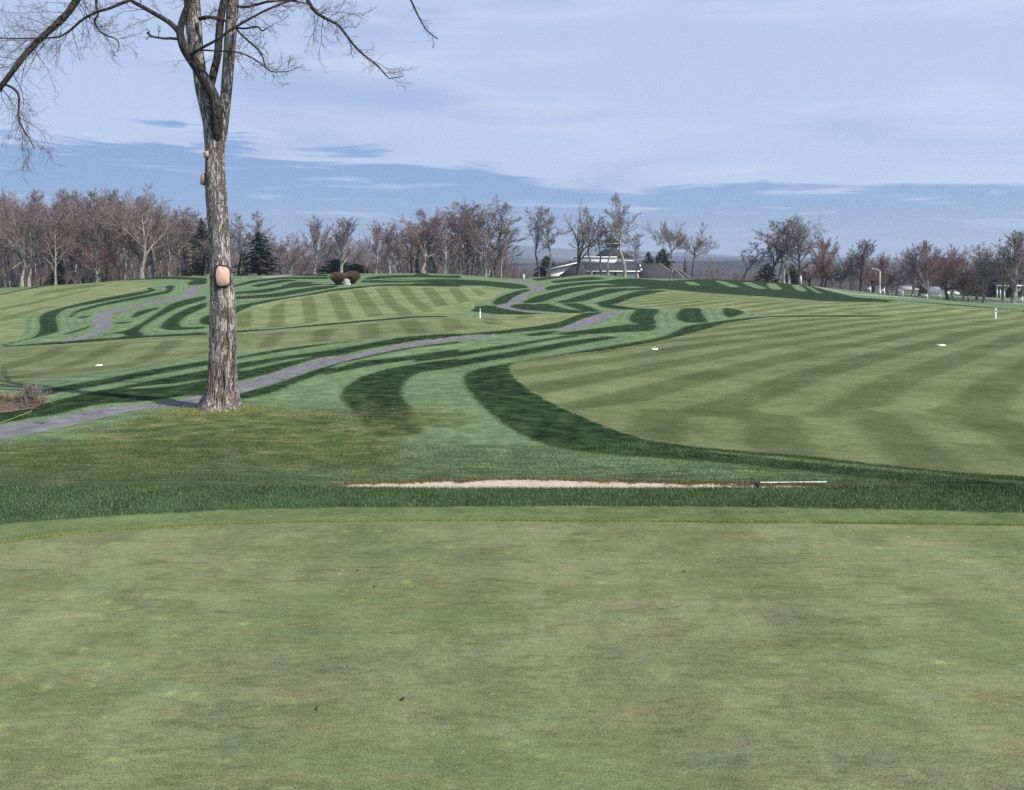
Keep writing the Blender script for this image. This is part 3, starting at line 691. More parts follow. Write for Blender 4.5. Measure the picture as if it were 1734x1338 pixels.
def ground_piece(name, sel):
    F = GF[sel]
    used = np.unique(F)
    remap = np.full(len(GV), -1); remap[used] = np.arange(len(used))
    me = np_mesh(name, GV[used], remap[F], True)
    for k, a in attrs.items():
        at_ = me.attributes.new(k, 'FLOAT', 'POINT')
        at_.data.foreach_set('value', a[used].astype(np.float32))
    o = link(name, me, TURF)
    return tag(o, kind='structure')
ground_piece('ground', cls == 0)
ground_piece('putting_green', cls == 1)
ground_piece('green_collar', cls == 2)
ground_piece('bunker_sand', cls == 3)
ground_piece('road', cls == 4)
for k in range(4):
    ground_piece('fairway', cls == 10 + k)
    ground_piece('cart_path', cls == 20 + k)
# ------------------------------------------------------------------ trees
def unit(v): return v / (np.linalg.norm(v, axis=-1, keepdims=True) + 1e-9)
def grow(rng, P, R, n, t0, t1, length, ang, S, trop=0.0, wob=0.12, rfac=0.55, rmin=0.01, end=0.35, fall=0.5, dang=0.18):
    """n children on each of the branches P (N,S0,3); length: a number or an array (N,)"""
    N, S0, _ = P.shape
    t = (np.arange(n)[None, :] + rng.uniform(0, 1, (N, n))) / n * (t1 - t0) + t0
    f = t * (S0 - 1); i = np.clip(f.astype(int), 0, S0 - 2); fr = (f - i)[..., None]
    ar = np.arange(N)[:, None]
    pos = P[ar, i] * (1 - fr) + P[ar, i + 1] * fr
    tan = unit(P[ar, i + 1] - P[ar, i])
    rad = R[ar, i] * (1 - fr[..., 0]) + R[ar, i + 1] * fr[..., 0]
    rnd = rng.normal(size=(N, n, 3))
    perp = unit(rnd - (rnd * tan).sum(-1, keepdims=True) * tan)
    a = ang + rng.normal(0, dang, (N, n))
    d = tan * np.cos(a)[..., None] + perp * np.sin(a)[..., None]
    L = (np.asarray(length) * np.ones(N))[:, None] * (1 - fall * t) * rng.uniform(.65, 1.2, (N, n))
    r0 = np.maximum(rad * rfac, rmin)
    N2 = N * n
    pos, d, L, r0 = pos.reshape(N2, 3), unit(d.reshape(N2, 3)), L.reshape(N2), r0.reshape(N2)
    Q = np.zeros((N2, S, 3)); Q[:, 0] = pos
    up = np.array([0, 0, 1.0])
    for s in range(1, S):
        d = unit(d + rng.normal(0, wob, (N2, 3)) + trop * up)
        Q[:, s] = Q[:, s - 1] + d * (L / (S - 1))[:, None]
    RR = r0[:, None] * np.linspace(1, end, S)[None, :]
    return Q, np.maximum(RR, rmin * .6), L

def lengths(P): return np.linalg.norm(np.diff(P, axis=1), axis=2).sum(1)

def bark_mat(name, a, b, scale=3.0):
    m = bpy.data.materials.new(name); m.use_nodes = True
    t = NT(m.node_tree)
    co = t.n('ShaderNodeTexCoord').outputs['Object']
    nz = t.noise(t.scaled(co, (1, 1, .35)), scale, 4.0, .65)
    b_ = t.n('ShaderNodeBsdfPrincipled', {'Base Color': t.mix(t.ss(nz, .35, .65), a, b), 'Roughness': .9, 'Specular IOR Level': .1})
    t.n('ShaderNodeOutputMaterial', {0: b_.outputs[0]})
    return m
TRUNK_GREY = bark_mat('bark_grey', (.13, .115, .10), (.32, .29, .26))
TRUNK_PALE = bark_mat('bark_pale', (.20, .18, .16), (.40, .37, .34))
TRUNK_DARK = bark_mat('bark_dark', (.042, .036, .036), (.115, .098, .092))
TW_GREY = bark_mat('twigs_grey', (0.149, 0.123, 0.116), (0.289, 0.236, 0.219), .6)
TW_PURP = bark_mat('twigs_purple', (.175, .130, .132), (.300, .225, .228), .6)
TW_RED = bark_mat('twigs_red_bud', (.225, .112, .104), (.345, .185, .172), .6)
TW_TAN = bark_mat('twigs_tan', (.170, .115, .070), (.280, .200, .120), .6)
TW_BRUSH = bark_mat('twigs_brush', (0.180, 0.128, 0.118), (0.310, 0.222, 0.202), .6)
TW_HAZE = bark_mat('twigs_far', (.125, .092, .096), (.215, .160, .165), .3)
TW_DARK = bark_mat('twigs_dark', (.035, .030, .032), (.080, .066, .066), .6)
NEEDLE = bark_mat('needles_dark', (.028, .048, .030), (.070, .098, .060), .9)
NEEDLE_RUST = bark_mat('needles_rust', (.060, .038, .022), (.125, .075, .042), .9)

PROTO = {}
def proto(kind, seed, H, levels):
    """trunk mesh and crown mesh of a bare tree, base at the origin"""
    rng = np.random.default_rng(seed)
    K = dict(kind=kind)
    def trunk(h, r, lean, S=9, tip=.3):
        s = np.linspace(0, 1, S)
        P = np.stack([lean * h * s ** 1.5 + np.cumsum(rng.normal(0, .012 * h, S)) * (s > .15), np.cumsum(rng.normal(0, .012 * h, S)) * (s > .15), h * s], 1)
        P[0] = (0, 0, -0.4)
        R = r * (1 - (1 - tip) * s); R[0] = r * 1.35
        return P[None], R[None]
    up = [(9, .2, 1, .44, .60, 5, .05, .09, .5, .35), (8, .15, 1, .50, .56, 4, .04, .11, .5, .35), (6, .2, 1, .55, .55, 2, .02, .12, .6, .3)]
    if kind == 'oak':
        P0, R0 = trunk(H * .78, H * .026, rng.normal(0, .04), tip=.15)
        cfg = [(15, .24, .98, H * .62, .92, 9, .07, .12, .55, .5)] + up
    elif kind == 'vase':
        P0, R0 = trunk(H * .80, H * .018, 0, tip=.12)
        cfg = [(34, .14, .97, H * .56, .50, 7, .10, .04, .5, .58), (7, .2, 1, .34, .36, 4, .08, .05, .5, .3), (7, .2, 1, .5, .38, 3, .05, .08, .6, .3), (5, .3, 1, .6, .4, 2, .03, .1, .7, .3)]
    elif kind == 'slim':
        P0, R0 = trunk(H * .90, H * .014, rng.normal(0, .04), tip=.12)
        cfg = [(17, .38, .98, H * .32, .70, 7, .08, .11, .5, .45)] + up
    elif kind == 'mushroom':
        P0, R0 = trunk(H * .62, H * .016, rng.normal(0, .04), tip=.5)
        cfg = [(15, .66, 1, H * .50, 1.08, 8, .06, .07, .62, .1), (9, .25, 1, .42, .66, 5, .07, .09, .5, .3), (9, .2, 1, .5, .58, 4, .04, .11, .55, .3), (6, .2, 1, .6, .5, 2, .03, .12, .6, .3)]
    elif kind == 'fork':
        P0, R0 = trunk(H * .30, H * .034, .03, tip=.8)
        cfg = [(7, .66, 1, H * .80, .60, 11, .04, .13, .62, .05), (9, .22, 1, .36, .68, 6, .05, .13, .5, .35)] + up[1:]
    elif kind == 'lean':
        P0, R0 = trunk(H * .72, H * .020, .28, tip=.3)
        cfg = [(12, .30, 1, H * .50, .80, 7, .06, .13, .55, .3)] + up
    elif kind == 'round':
        P0, R0 = trunk(H * .60, H * .024, 0, tip=.25)
        cfg = [(20, .22, 1, H * .52, .78, 7, .07, .09, .5, .35), (8, .2, 1, .42, .52, 4, .05, .1, .5, .3), (8, .2, 1, .5, .52, 3, .04, .11, .6, .3), (5, .2, 1, .6, .5, 2, .03, .12, .7, .3)]
    elif kind == 'bush':
        P0, R0 = trunk(H * .3, H * .02, 0, tip=.5)
        cfg = [(9, .1, 1, H * .75, .5, 3, .10, .12, .6, .2), (7, .2, 1, .5, .55, 2, .05, .15, .6, .3), (5, .2, 1, .55, .55, 2, .02, .15, .7, .3)]
    rmin = .0055 if kind == 'bush' else .0145
    n, t0, t1, L, ang, S, trop, wob, rf, fall = cfg[0]
    P1, R1, L1 = grow(rng, P0, R0, n, t0, t1, L, ang, S, trop, wob, rf, rmin, .25, fall)
    if kind == 'oak':                            # round head: side limbs reach as far as the top ones
        pass
    wood = [tubes(P0, R0, 7), tubes(P1, R1, 4)]
    P, R, L = np.concatenate([P1]), R1, L1
    twig = []
    for q, c in enumerate(cfg[1:levels]):
        n, t0, t1, lr, ang, S, trop, wob, rf, fall = c
        P, R, L = grow(rng, P, R, n, t0, t1, L * lr, ang, S, trop, wob, rf, rmin * (1.0 if q else 1.4), .4, fall)
        twig.append(tubes(P, R, 3))
    wv, wf = merge(wood); tv, tf = merge(twig)
    top_ = tv[:, 2].max()
    wid = np.percentile(np.abs(tv[:, 0] - tv[:, 0].mean()), 97) * 2
    return dict(trunk=np_mesh('trunk', wv, wf, True), crown=np_mesh('crown', tv, tf), H=top_, W=wid, cx=float(np.median(tv[:, 0])))

def conifer_proto(seed, H, W, ragged=.2, clear=.06, dome=False):
    rng = np.random.default_rng(seed)
    P0 = np.array([[[0, 0, -.3], [.05, 0, H * .5], [0, .05, H * .98]]]); R0 = np.array([[H * .016, H * .011, .02]])
    V, F, n = [], [], 0
    nb = 150
    for k in range(nb):
        h = H * (clear + (1 - clear) * ((k + .5) / nb) ** .9)
        q_ = (h / H - clear) / (1 - clear)
        L = W * .62 * ((math.sqrt(max(0, 1 - q_ ** 2.4)) * (.55 + .45 * min(1, q_ * 4))) if dome else (1 - q_) ** .72) * rng.uniform(1 - ragged * 2, 1 + ragged) + .18
        a = k * 2.399 + rng.normal(0, .3)
        d = np.array([math.cos(a), math.sin(a), 0]); s = np.array([-d[1], d[0], 0])
        for j in range(9):                       # drooping sprays along the branch
            t = (j + rng.uniform(0, 1)) / 9
            c = d * L * t + np.array([0, 0, h - L * t * rng.uniform(.12, .34)])
            w_ = (.20 + .42 * (1 - t)) * L * .34 + .09
            l_ = L * .20 + .16
            tw = rng.normal(0, .35)
            sd = s * math.cos(tw) + np.array([0, 0, math.sin(tw)])
            q = np.array([c - sd * w_ - d * l_ * .2, c + d * l_ + np.array([0, 0, -.1 * l_]), c + sd * w_ - d * l_ * .2, c - d * l_ * .5 + np.array([0, 0, .12])])
            V.append(q); F.append([n, n + 1, n + 2, n + 3]); n += 4
    tv, tf = tubes(P0, R0, 6)
    return dict(trunk=np_mesh('trunk', tv, tf, True), crown=np_mesh('crown', np.concatenate(V), np.array(F)), H=H, W=W, cx=0)

for q in range(2): PROTO['oak%d' % q] = proto('oak', 20 + q, 18, 4)
for q in range(2): PROTO['vase%d' % q] = proto('vase', 40 + q, 14, 4)
for q in range(2): PROTO['slim%d' % q] = proto('slim', 60 + q, 18, 4)
PROTO['oak2'], PROTO['vase2'], PROTO['slim2'] = PROTO['oak1'], PROTO['vase0'], PROTO['slim1']
for q in range(2): PROTO['mushroom%d' % q] = proto('mushroom', 80 + q, 14, 4)
for q in range(2): PROTO['round%d' % q] = proto('round', 100 + q, 12, 4)
PROTO['fork0'] = proto('fork', 121, 18, 4)
PROTO['lean0'] = proto('lean', 131, 12, 4)
for q in range(2): PROTO['spruce%d' % q] = conifer_proto(150 + q, 12, 6.5)
PROTO['pine0'] = conifer_proto(160, 14, 7, .35, .38, True)
for q in range(2): PROTO['yew%d' % q] = conifer_proto(170 + q, 8, 8, .28, .03, True)
for q in range(3): PROTO['bush%d' % q] = proto('bush', 140 + q, 3, 3)

def tree(kind, px, base, top, width, d, label, name, cat='tree', tw=TW_GREY, bk=TRUNK_GREY, group=None, rz=None, mir=False):
    """one bare tree standing at distance d; top and width as seen in the photograph"""
    p = PROTO[kind]
    x = (px - CX) / FPX * d
    z = ground_z(x, d)
    ztop = CAMZ - (top - HY) / FPX * d
    H = ztop - z
    sz = H / p['H']
    sx = (width / FPX * d) / p['W'] if width else sz
    o = empty(name, (x, d, z - .05), label, cat, group, rz if rz is not None else 0.0)
    o.scale = (sx * (-1 if mir else 1), sx, sz)
    for part, mat in (('trunk', bk), ('crown', tw)):
        c = link(part, p[part], None, o)
        if not len(p[part].materials): p[part].materials.append(mat)
        c.material_slots[0].link = 'OBJECT'
        c.material_slots[0].material = mat
    return o

rs = random.Random(5)
def on_crest(px): return float(np.interp(px, APX[2:13], d14))
# --- the dense wood at the left
WOOD = 'trees of the dense wood at the left'
prof = [(-160, 322), (0, 318), (40, 317), (70, 331), (100, 330), (150, 320), (200, 320), (260, 330), (290, 345), (320, 357), (345, 366)]
def wood_top(px): return float(np.interp(px, [a for a, b in prof], [b for a, b in prof]))
cnt = 0
for row, (dd, step, drop) in enumerate([(4, 26, 18), (14, 19, 6), (26, 17, 0), (44, 16, -2)]):
    px = -6 + row * 5
    while px < 352:
        kind = rs.choice(['slim0', 'slim1', 'slim2', 'slim0', 'oak1', 'oak2', 'oak0'])
        q = px + rs.uniform(-6, 6)
        if not (row == 0 and 195 < q < 290):
            tree(kind, q, 0, wood_top(q) + drop + rs.uniform(-3, 16), rs.uniform(50, 82) * (1.15 if 'oak' in kind else .85), on_crest(q) + dd + rs.uniform(-3, 3),
                 'bare grey trunked tree at the front edge of the dense wood on the left' if row == 0 else 'bare twiggy tree deep in the dense wood on the left', 'bare_tree',
                 tw=rs.choice([TW_GREY, TW_GREY, TW_PURP, TW_BRUSH]), bk=rs.choice([TRUNK_GREY, TRUNK_PALE, TRUNK_DARK, TRUNK_GREY]),
                 group=('front edge ' if row == 0 else 'inner ') + WOOD, rz=rs.uniform(0, 6.3), mir=rs.random() < .5)
        px += step * rs.uniform(.7, 1.3)
tree('oak0', 240, 468, 308, 118, on_crest(240) - 1, 'broad spreading bare oak with stout pale trunk standing forward of the left wood', 'oak_tree', tw=TW_GREY, bk=TRUNK_GREY, rz=.6)
tree('round0', 165, 474, 408, 62, on_crest(165) + 2, 'short rusty brown tree with old leaves at the foot of the left wood', 'bare_tree', tw=TW_RED, bk=TRUNK_PALE, rz=1)
tree('spruce0', 100, 478, 432, 34, on_crest(100) + 6, 'small dark evergreen half hidden inside the left wood', 'evergreen_tree', tw=NEEDLE, bk=TRUNK_DARK)
tree('spruce1', 341, 468, 368, 50, on_crest(341) + 4, 'tall dark evergreen just left of the big foreground trunk', 'evergreen_tree', tw=NEEDLE, bk=TRUNK_DARK, rz=2)
# --- between the trunk and the twin bushes
tree('spruce0', 438, 466, 392, 76, on_crest(438) + 3, 'full dark green spruce right of the big trunk', 'evergreen_tree', tw=NEEDLE, bk=TRUNK_DARK, rz=1)
for px, top_, wd, kd, lb in [(440, 353, 52, 'slim1', 'tall bare tree rising out of the dark spruce'), (404, 358, 44, 'slim2', 'thin bare tree beside the right edge of the big trunk'), (418, 385, 46, 'lean0', 'dark leaning bare tree in front of the spruce')]:
    tree(kd, px, 466, top_, wd, on_crest(px) + (1 if 'lean' in kd else 6), lb, 'bare_tree', tw=TW_GREY, bk=TRUNK_PALE if kd == 'slim1' else TRUNK_DARK, rz=px * .1)
for k, px in enumerate([392, 412, 462, 478, 494, 512, 552, 556, 604, 618]):
    tree(rs.choice(['oak1', 'round0', 'round1', 'slim0']), px + rs.uniform(-4, 4), 466, 396 + rs.uniform(-8, 10), 50, on_crest(px) + 18 + rs.uniform(0, 20),
         'low purple twigged tree in the thicket behind the twin bushes', 'bare_tree', tw=rs.choice([TW_PURP, TW_BRUSH]), bk=TRUNK_GREY, group='thicket trees behind the twin bushes', rz=rs.uniform(0, 6))
V3 = [(533, 464, 361, 58, 'vase0', 'upright vase shaped tree with pale trunk standing left of the twin bushes'), (578, 465, 366, 60, 'vase1', 'upright vase shaped tree directly behind the twin bushes'),
      (637, 464, 369, 52, 'vase2', 'upright vase shaped tree first to the right of the twin bushes')]
for px, b, tp, wd, kd, lb in V3:
    tree(kd, px, b, tp, wd, on_crest(px) - .5, lb, 'bare_tree', tw=TW_PURP, bk=TRUNK_PALE, rz=px * .3, group='upright trees by the twin bushes')
tree('yew1', 571, 465, 438, 50, on_crest(571) + 3, 'low spreading dark evergreen behind the left twin bush', 'evergreen_tree', tw=NEEDLE, bk=TRUNK_DARK)
tree('yew0', 602, 465, 446, 40, on_crest(602) + 4, 'low dark evergreen behind the right twin bush', 'evergreen_tree', tw=NEEDLE, bk=TRUNK_DARK, rz=2)
# --- the central grove
G = [(660, 464, 380, 44, 'slim0', TW_PURP, TRUNK_GREY, 0, 'bare tree at the left end of the central grove'), (676, 464, 374, 40, 'slim2', TW_GREY, TRUNK_GREY, 4, 'narrow bare tree second from the left in the central grove'),
     (697, 464, 370, 52, 'oak1', TW_PURP, TRUNK_DARK, 3, 'bare tree with dark trunk left of the spreading clump'), (716, 464, 358, 76, 'round0', TW_BRUSH, TRUNK_PALE, 0, 'wide brown twigged tree with several pale stems in the central grove'),
     (736, 465, 350, 68, 'slim1', TW_PURP, TRUNK_GREY, 8, 'tall bare tree behind the brown twigged clump'), (753, 466, 347, 76, 'oak2', TW_RED, TRUNK_PALE, 0, 'reddish bare tree with leaning pale trunk mid grove'),
     (768, 466, 345, 64, 'slim0', TW_PURP, TRUNK_PALE, 4, 'slender pale trunked tree mid grove'), (792, 466, 348, 64, 'oak1', TW_BRUSH, TRUNK_DARK, 1, 'dense rusty brown tree with a dark straight trunk in the central grove'),
     (800, 466, 354, 56, 'oak0', TW_RED, TRUNK_DARK, 5, 'rust coloured bare tree right beside the dense brown one'), (806, 466, 380, 44, 'oak1', TW_GREY, TRUNK_DARK, 0, 'low pale branched tree with dark stem in front of the dense brown one'),
     (822, 465, 325, 86, 'oak2', TW_GREY, TRUNK_GREY, 0, 'tallest bare tree of the central grove, grey and open topped'), (836, 465, 338, 74, 'slim2', TW_GREY, TRUNK_DARK, 3, 'tall bare tree just right of the tallest one in the grove'),
     (848, 465, 368, 66, 'oak1', TW_PURP, TRUNK_GREY, 2, 'wide bare tree at the right end of the central grove'), (835, 466, 428, 16, 'slim0', TW_PURP, TRUNK_PALE, 1, 'thin small pale sapling at the right foot of the central grove')]
G += [(707, 464, 366, 60, 'slim1', TW_PURP, TRUNK_DARK, 5, 'dark stemmed bare tree between the spreading clump and the left end of the grove'), (780, 466, 343, 62, 'oak0', TW_PURP, TRUNK_PALE, 6, 'tall many branched bare tree just left of the dense brown one'),
      (812, 465, 340, 64, 'slim0', TW_GREY, TRUNK_PALE, 6, 'tall pale stemmed tree close on the left of the tallest in the grove'), (727, 465, 356, 62, 'oak2', TW_BRUSH, TRUNK_GREY, 6, 'brown spreading tree behind the several pale stems of the grove')]
for k, (px, b, tp, wd, kd, tw, bk, dd, lb) in enumerate(G):
    tree(kd, px, b, tp, wd * 1.15, on_crest(px) + dd, lb, 'pine_tree' if kd == 'pine0' else 'bare_tree', tw=tw, bk=bk, rz=1.7 * k, mir=k % 2 == 1, group='trees of the central grove')
for k in range(16):
    px = 640 + k * 14 + rs.uniform(-5, 5)
    tree(rs.choice(['oak1', 'round0', 'round1', 'slim0']), px, 466, 402 + rs.uniform(-10, 14), 46, on_crest(px) + 22 + rs.uniform(0, 22),
         'hazy purple tree in the background behind the central grove', 'bare_tree', tw=rs.choice([TW_PURP, TW_BRUSH]), bk=TRUNK_GREY, group='background trees behind the central grove', rz=rs.uniform(0, 6))
# --- around the clubhouse
T = [(912, 462, 348, 48, 'slim0', TW_GREY, TRUNK_DARK, 3, 'dark thin trunked bare tree left of the clubhouse'), (930, 461, 345, 54, 'slim1', TW_PURP, TRUNK_PALE, 5, 'pale trunked bare tree at the left gable of the clubhouse'),
     (979, 463, 336, 108, 'fork0', TW_GREY, TRUNK_DARK, 0, 'large dark forked oak in front of the clubhouse'), (1001, 464, 345, 40, 'slim2', TW_GREY, TRUNK_PALE, 2, 'thin pale tree between the forked oak and the cupola'),
     (1017, 466, 362, 44, 'slim0', TW_PURP, TRUNK_GREY, 3, 'purple twigged slim tree just left of the cupola'), (1029, 466, 366, 44, 'slim1', TW_GREY, TRUNK_PALE, 2, 'slim pale tree standing in front of the cupola'),
     (1058, 468, 322, 62, 'slim2', TW_GREY, TRUNK_PALE, -1, 'tallest slender tree by the clubhouse, just right of the cupola'), (1078, 470, 392, 36, 'slim0', TW_GREY, TRUNK_GREY, 6, 'small bare tree in front of the clubhouse right wing'),
     (1137, 475, 367, 66, 'mushroom0', TW_GREY, TRUNK_GREY, 0, 'umbrella shaped bare tree leaning left over the right wing roof'), (1172, 474, 374, 68, 'mushroom1', TW_GREY, TRUNK_DARK, 1, 'umbrella shaped bare tree with dark trunk right of the clubhouse')]
for k, (px, b, tp, wd, kd, tw, bk, dd, lb) in enumerate(T):
    tree(kd, px, b, tp, wd, on_crest(px) + dd, lb, 'oak_tree' if kd == 'fork0' else 'bare_tree', tw=tw, bk=bk, rz=(0 if kd in ('fork0', 'mushroom0', 'mushroom1') else 2.1 * k), mir=kd == 'mushroom0', group='trees around the clubhouse')
tree('oak1', 1202, 470, 431, 26, 262, 'small hazy tree beyond the field right of the clubhouse', 'bare_tree', tw=TW_PURP, bk=TRUNK_PALE)
# --- the open clump and the road row at the right
R_ = [(1258, 470, 409, 66, 'lean0', TW_GREY, TRUNK_GREY, 0, 'small wide leaning tree alone left of the open clump'), (1302, 475, 374, 80, 'lean0', TW_GREY, TRUNK_DARK, 0, 'dark leaning tree at the left of the open clump'),
      (1320, 477, 372, 50, 'slim0', TW_GREY, TRUNK_PALE, 3, 'thin pale stem second in the open clump'), (1327, 477, 368, 44, 'slim2', TW_PURP, TRUNK_PALE, 2, 'thin pale stem third in the open clump'),
      (1336, 478, 362, 56, 'slim1', TW_GREY, TRUNK_PALE, 0, 'tall straight pale tree in the middle of the open clump'), (1352, 479, 355, 80, 'oak2', TW_GREY, TRUNK_DARK, 0, 'tallest dark trunked tree at the right of the open clump'),
      (1391, 490, 394, 58, 'vase0', TW_RED, TRUNK_GREY, 5, 'red budded upright tree at the left end of the road row'), (1370, 488, 440, 44, 'round1', TW_RED, TRUNK_DARK, 8, 'low rusty round tree beside the red budded upright tree'),
      (1397, 493, 432, 34, 'round0', TW_TAN, TRUNK_DARK, 6, 'straw coloured small tree under the red budded tree'), (1409, 494, 446, 38, 'round1', TW_TAN, TRUNK_PALE, 5, 'straw coloured low tree where the road tops the slope'),
      (1425, 496, 440, 40, 'round0', TW_PURP, TRUNK_PALE, 5, 'low purple round tree by the slope of the road'), (1440, 499, 424, 36, 'vase2', TW_PURP, TRUNK_PALE, 5, 'narrow purple tree left of the tall one by the lamp'),
      (1458, 502, 403, 52, 'vase1', TW_PURP, TRUNK_DARK, 4, 'tall upright bare tree left of the street lamp'), (1478, 500, 446, 50, 'round1', TW_RED, TRUNK_DARK, 12, 'dense red round tree right behind the street lamp'),
      (1496, 502, 424, 42, 'vase0', TW_RED, TRUNK_DARK, 14, 'red upright tree showing above the lamp arm'), (1503, 502, 452, 34, 'round0', TW_TAN, TRUNK_PALE, 5, 'yellowish small tree right of the street lamp'),
      (1518, 504, 446, 42, 'round1', TW_PURP, TRUNK_GREY, 4, 'purple round tree between the lamp and the white car shelter'), (1545, 505, 411, 52, 'vase2', TW_PURP, TRUNK_PALE, 4, 'upright tree in front of the white shelter'),
      (1557, 504, 420, 54, 'round0', TW_RED, TRUNK_DARK, 12, 'rusty wide tree behind the row, right of the white shelter'), (1572, 506, 405, 44, 'vase1', TW_PURP, TRUNK_PALE, 3, 'upright tree with bright trunk left of the white garage'),
      (1604, 508, 412, 62, 'round0', TW_RED, TRUNK_DARK, 3, 'broad rusty tree with dark trunk in front of the white garage'), (1612, 506, 410, 40, 'vase0', TW_PURP, TRUNK_GREY, 10, 'upright tree showing behind the rusty broad tree'),
      (1630, 509, 458, 40, 'round1', TW_TAN, TRUNK_PALE, 3, 'small tan tree at the right of the white garage'), (1640, 509, 464, 34, 'round0', TW_TAN, TRUNK_DARK, 3, 'smallest tan tree close to a white letter box'),
      (1666, 511, 408, 60, 'vase2', TW_GREY, TRUNK_GREY, 2, 'grey upright tree left of the pillared porch'), (1654, 508, 428, 44, 'round1', TW_PURP, TRUNK_GREY, 9, 'purple tree behind the grey upright one'),
      (1716, 514, 388, 76, 'vase1', TW_GREY, TRUNK_GREY, 1, 'largest tree of the road row, in front of the pillared porch'), (1698, 508, 420, 46, 'vase0', TW_PURP, TRUNK_DARK, 14, 'bare tree behind the porch roof'),
      (1742, 512, 398, 60, 'round0', TW_RED, TRUNK_DARK, 6, 'rusty tree cut by the right edge of the picture')]
for k, (px, b, tp, wd, kd, tw, bk, dd, lb) in enumerate(R_):
    tree(kd, px, b, tp, wd * 1.14, on_crest(px) + dd, lb, 'bare_tree', tw=tw, bk=bk, rz=(0 if kd == 'lean0' else 1.3 * k), group='trees of the open clump' if 1240 < px < 1360 else 'trees of the road row')
for k, (px, tp, wd, d_, lb) in enumerate([(926, 433, 46, 240, 'dark evergreen shrub mass left of the clubhouse gable'), (1098, 426, 30, 250, 'olive dark evergreen behind the clubhouse roof'), (1122, 421, 40, 252, 'big dark evergreen right of the clubhouse cupola'),
                                      (1300, 446, 38, 215, 'dark evergreen behind the leaning tree of the open clump'), (1342, 448, 30, 214, 'dark evergreen behind the middle of the open clump'), (1160, 434, 12, 300, 'tiny far evergreen against the hill ridge')]):
    tree('spruce0' if wd < 14 else 'yew%d' % (k % 2), px, 470, tp, wd, d_, lb, 'evergreen_tree', tw=NEEDLE, bk=TRUNK_DARK, rz=k, group='background evergreens')

# --- undergrowth and far woods that read as one mass
def mass(name, items, mat, label=None):
    parts = []
    rng = np.random.default_rng(len(items))
    cache = []
    for q in range(3):
        me = PROTO['bush%d' % q]
        out = []
        for part in ('trunk', 'crown'):
            m_ = me[part]
            v = np.zeros(len(m_.vertices) * 3, np.float32); m_.vertices.foreach_get('co', v)
            f = np.zeros(len(m_.loops), np.int32); m_.loops.foreach_get('vertex_index', f)
            out.append((v.reshape(-1, 3), f.reshape(-1, 4)))
        cache.append((merge(out), me['H'], me['W']))
    for (x, y, z, h, w_) in items:
        (v, f), H_, W_ = cache[rng.integers(3)]
        a = rng.uniform(0, 6.28)
        s, c = math.sin(a), math.cos(a)
        vx, vy = v[:, 0] * c - v[:, 1] * s, v[:, 0] * s + v[:, 1] * c
        parts.append((np.stack([vx * w_ / W_ + x, vy * w_ / W_ + y, v[:, 2] * h / H_ + z], 1), f))
    V, F = merge(parts)
    o = link(name, np_mesh(name, V, F), mat)
    return tag(o, kind='stuff')
def scatter(px0, px1, n, dmin, dmax, top_fn, wpx):
    out = []
    for k in range(n):
        px = rs.uniform(px0, px1); d = on_crest(px) + rs.uniform(dmin, dmax)
        x = (px - CX) / FPX * d; z = ground_z(x, d)
        h = CAMZ - (top_fn(px) - HY) / FPX * d - z
        out.append((x, d, z - .1, max(h, .8), wpx * d / FPX * rs.uniform(.7, 1.3)))
    return out
mass('undergrowth', scatter(-120, 352, 105, 2, 24, lambda p: 452 + rs.uniform(-34, 10), 26), TW_BRUSH)
mass('woodland', scatter(-160, 352, 64, 40, 100, lambda p: wood_top(p) + 40 + rs.uniform(-10, 40), 52)
     + scatter(380, 640, 50, 30, 110, lambda p: 404 + rs.uniform(-2, 34), 42) + scatter(600, 860, 56, 30, 110, lambda p: 420 + rs.uniform(-8, 26), 40)
     + scatter(840, 930, 26, 30, 110, lambda p: 444 + rs.uniform(-4, 14), 30) + scatter(1135, 1420, 64, 30, 130, lambda p: 447 + rs.uniform(-6, 20), 34)
     + scatter(1360, 1800, 64, 60, 130, lambda p: 446 + rs.uniform(-6, 22), 34), TW_HAZE)

# the trees one can count get their place in their row
ORD = 'first second third fourth fifth sixth seventh eighth ninth tenth eleventh twelfth thirteenth fourteenth fifteenth sixteenth seventeenth eighteenth nineteenth twentieth'.split()
def number(group, text, beyond):
    L = sorted([o for o in COL.objects if o.get('group') == group], key=lambda o: o.location.x / o.location.y)
    k = 0
    for o in L:
        if o.location.x / o.location.y < -CX / FPX - .012:
            o['label'] = beyond
        else:
            o['label'] = text % ORD[min(k, 19)]; k += 1
number('front edge ' + WOOD, '%s bare grey trunked tree from the left along the front edge of the left wood', 'bare grey trunked tree of the left wood just outside the left picture edge')
number('thicket trees behind the twin bushes', '%s low purple tree from the left in the thicket around the twin bushes', '')
number('background trees behind the central grove', '%s hazy purple tree from the left in the background of the central grove', '')
# ------------------------------------------------------------------ the big tree in the foreground
TD = 20.4                                        # its distance
TS = TD / FPX                                    # metres for one pixel of the photograph there
def tp(px, py, dy=0.0):
    d = TD + dy
    return np.array([(px - CX) / FPX * d, d, CAMZ - (py - HY) / FPX * d])
def limb(pts, S=14):
    """(px, py, width, depth) stations -> smooth line of S points with radii, in the round"""
    Pk = np.array([tp(p[0], p[1], p[3] if len(p) > 3 else 0.0) for p in pts]); Rk = np.array([p[2] for p in pts]) * TS / 2
    seg = np.concatenate([[0], np.cumsum(np.linalg.norm(np.diff(Pk, axis=0), axis=1))])
    s = np.linspace(0, seg[-1], S)
    out = np.zeros((S, 3))
    for k in range(3):
        m = pchip_slopes(seg[:, None], Pk[:, k:k + 1])[:, 0]
        out[:, k] = pchip_eval(seg, Pk[:, k], m, s)
    return out, np.interp(s, seg, Rk)

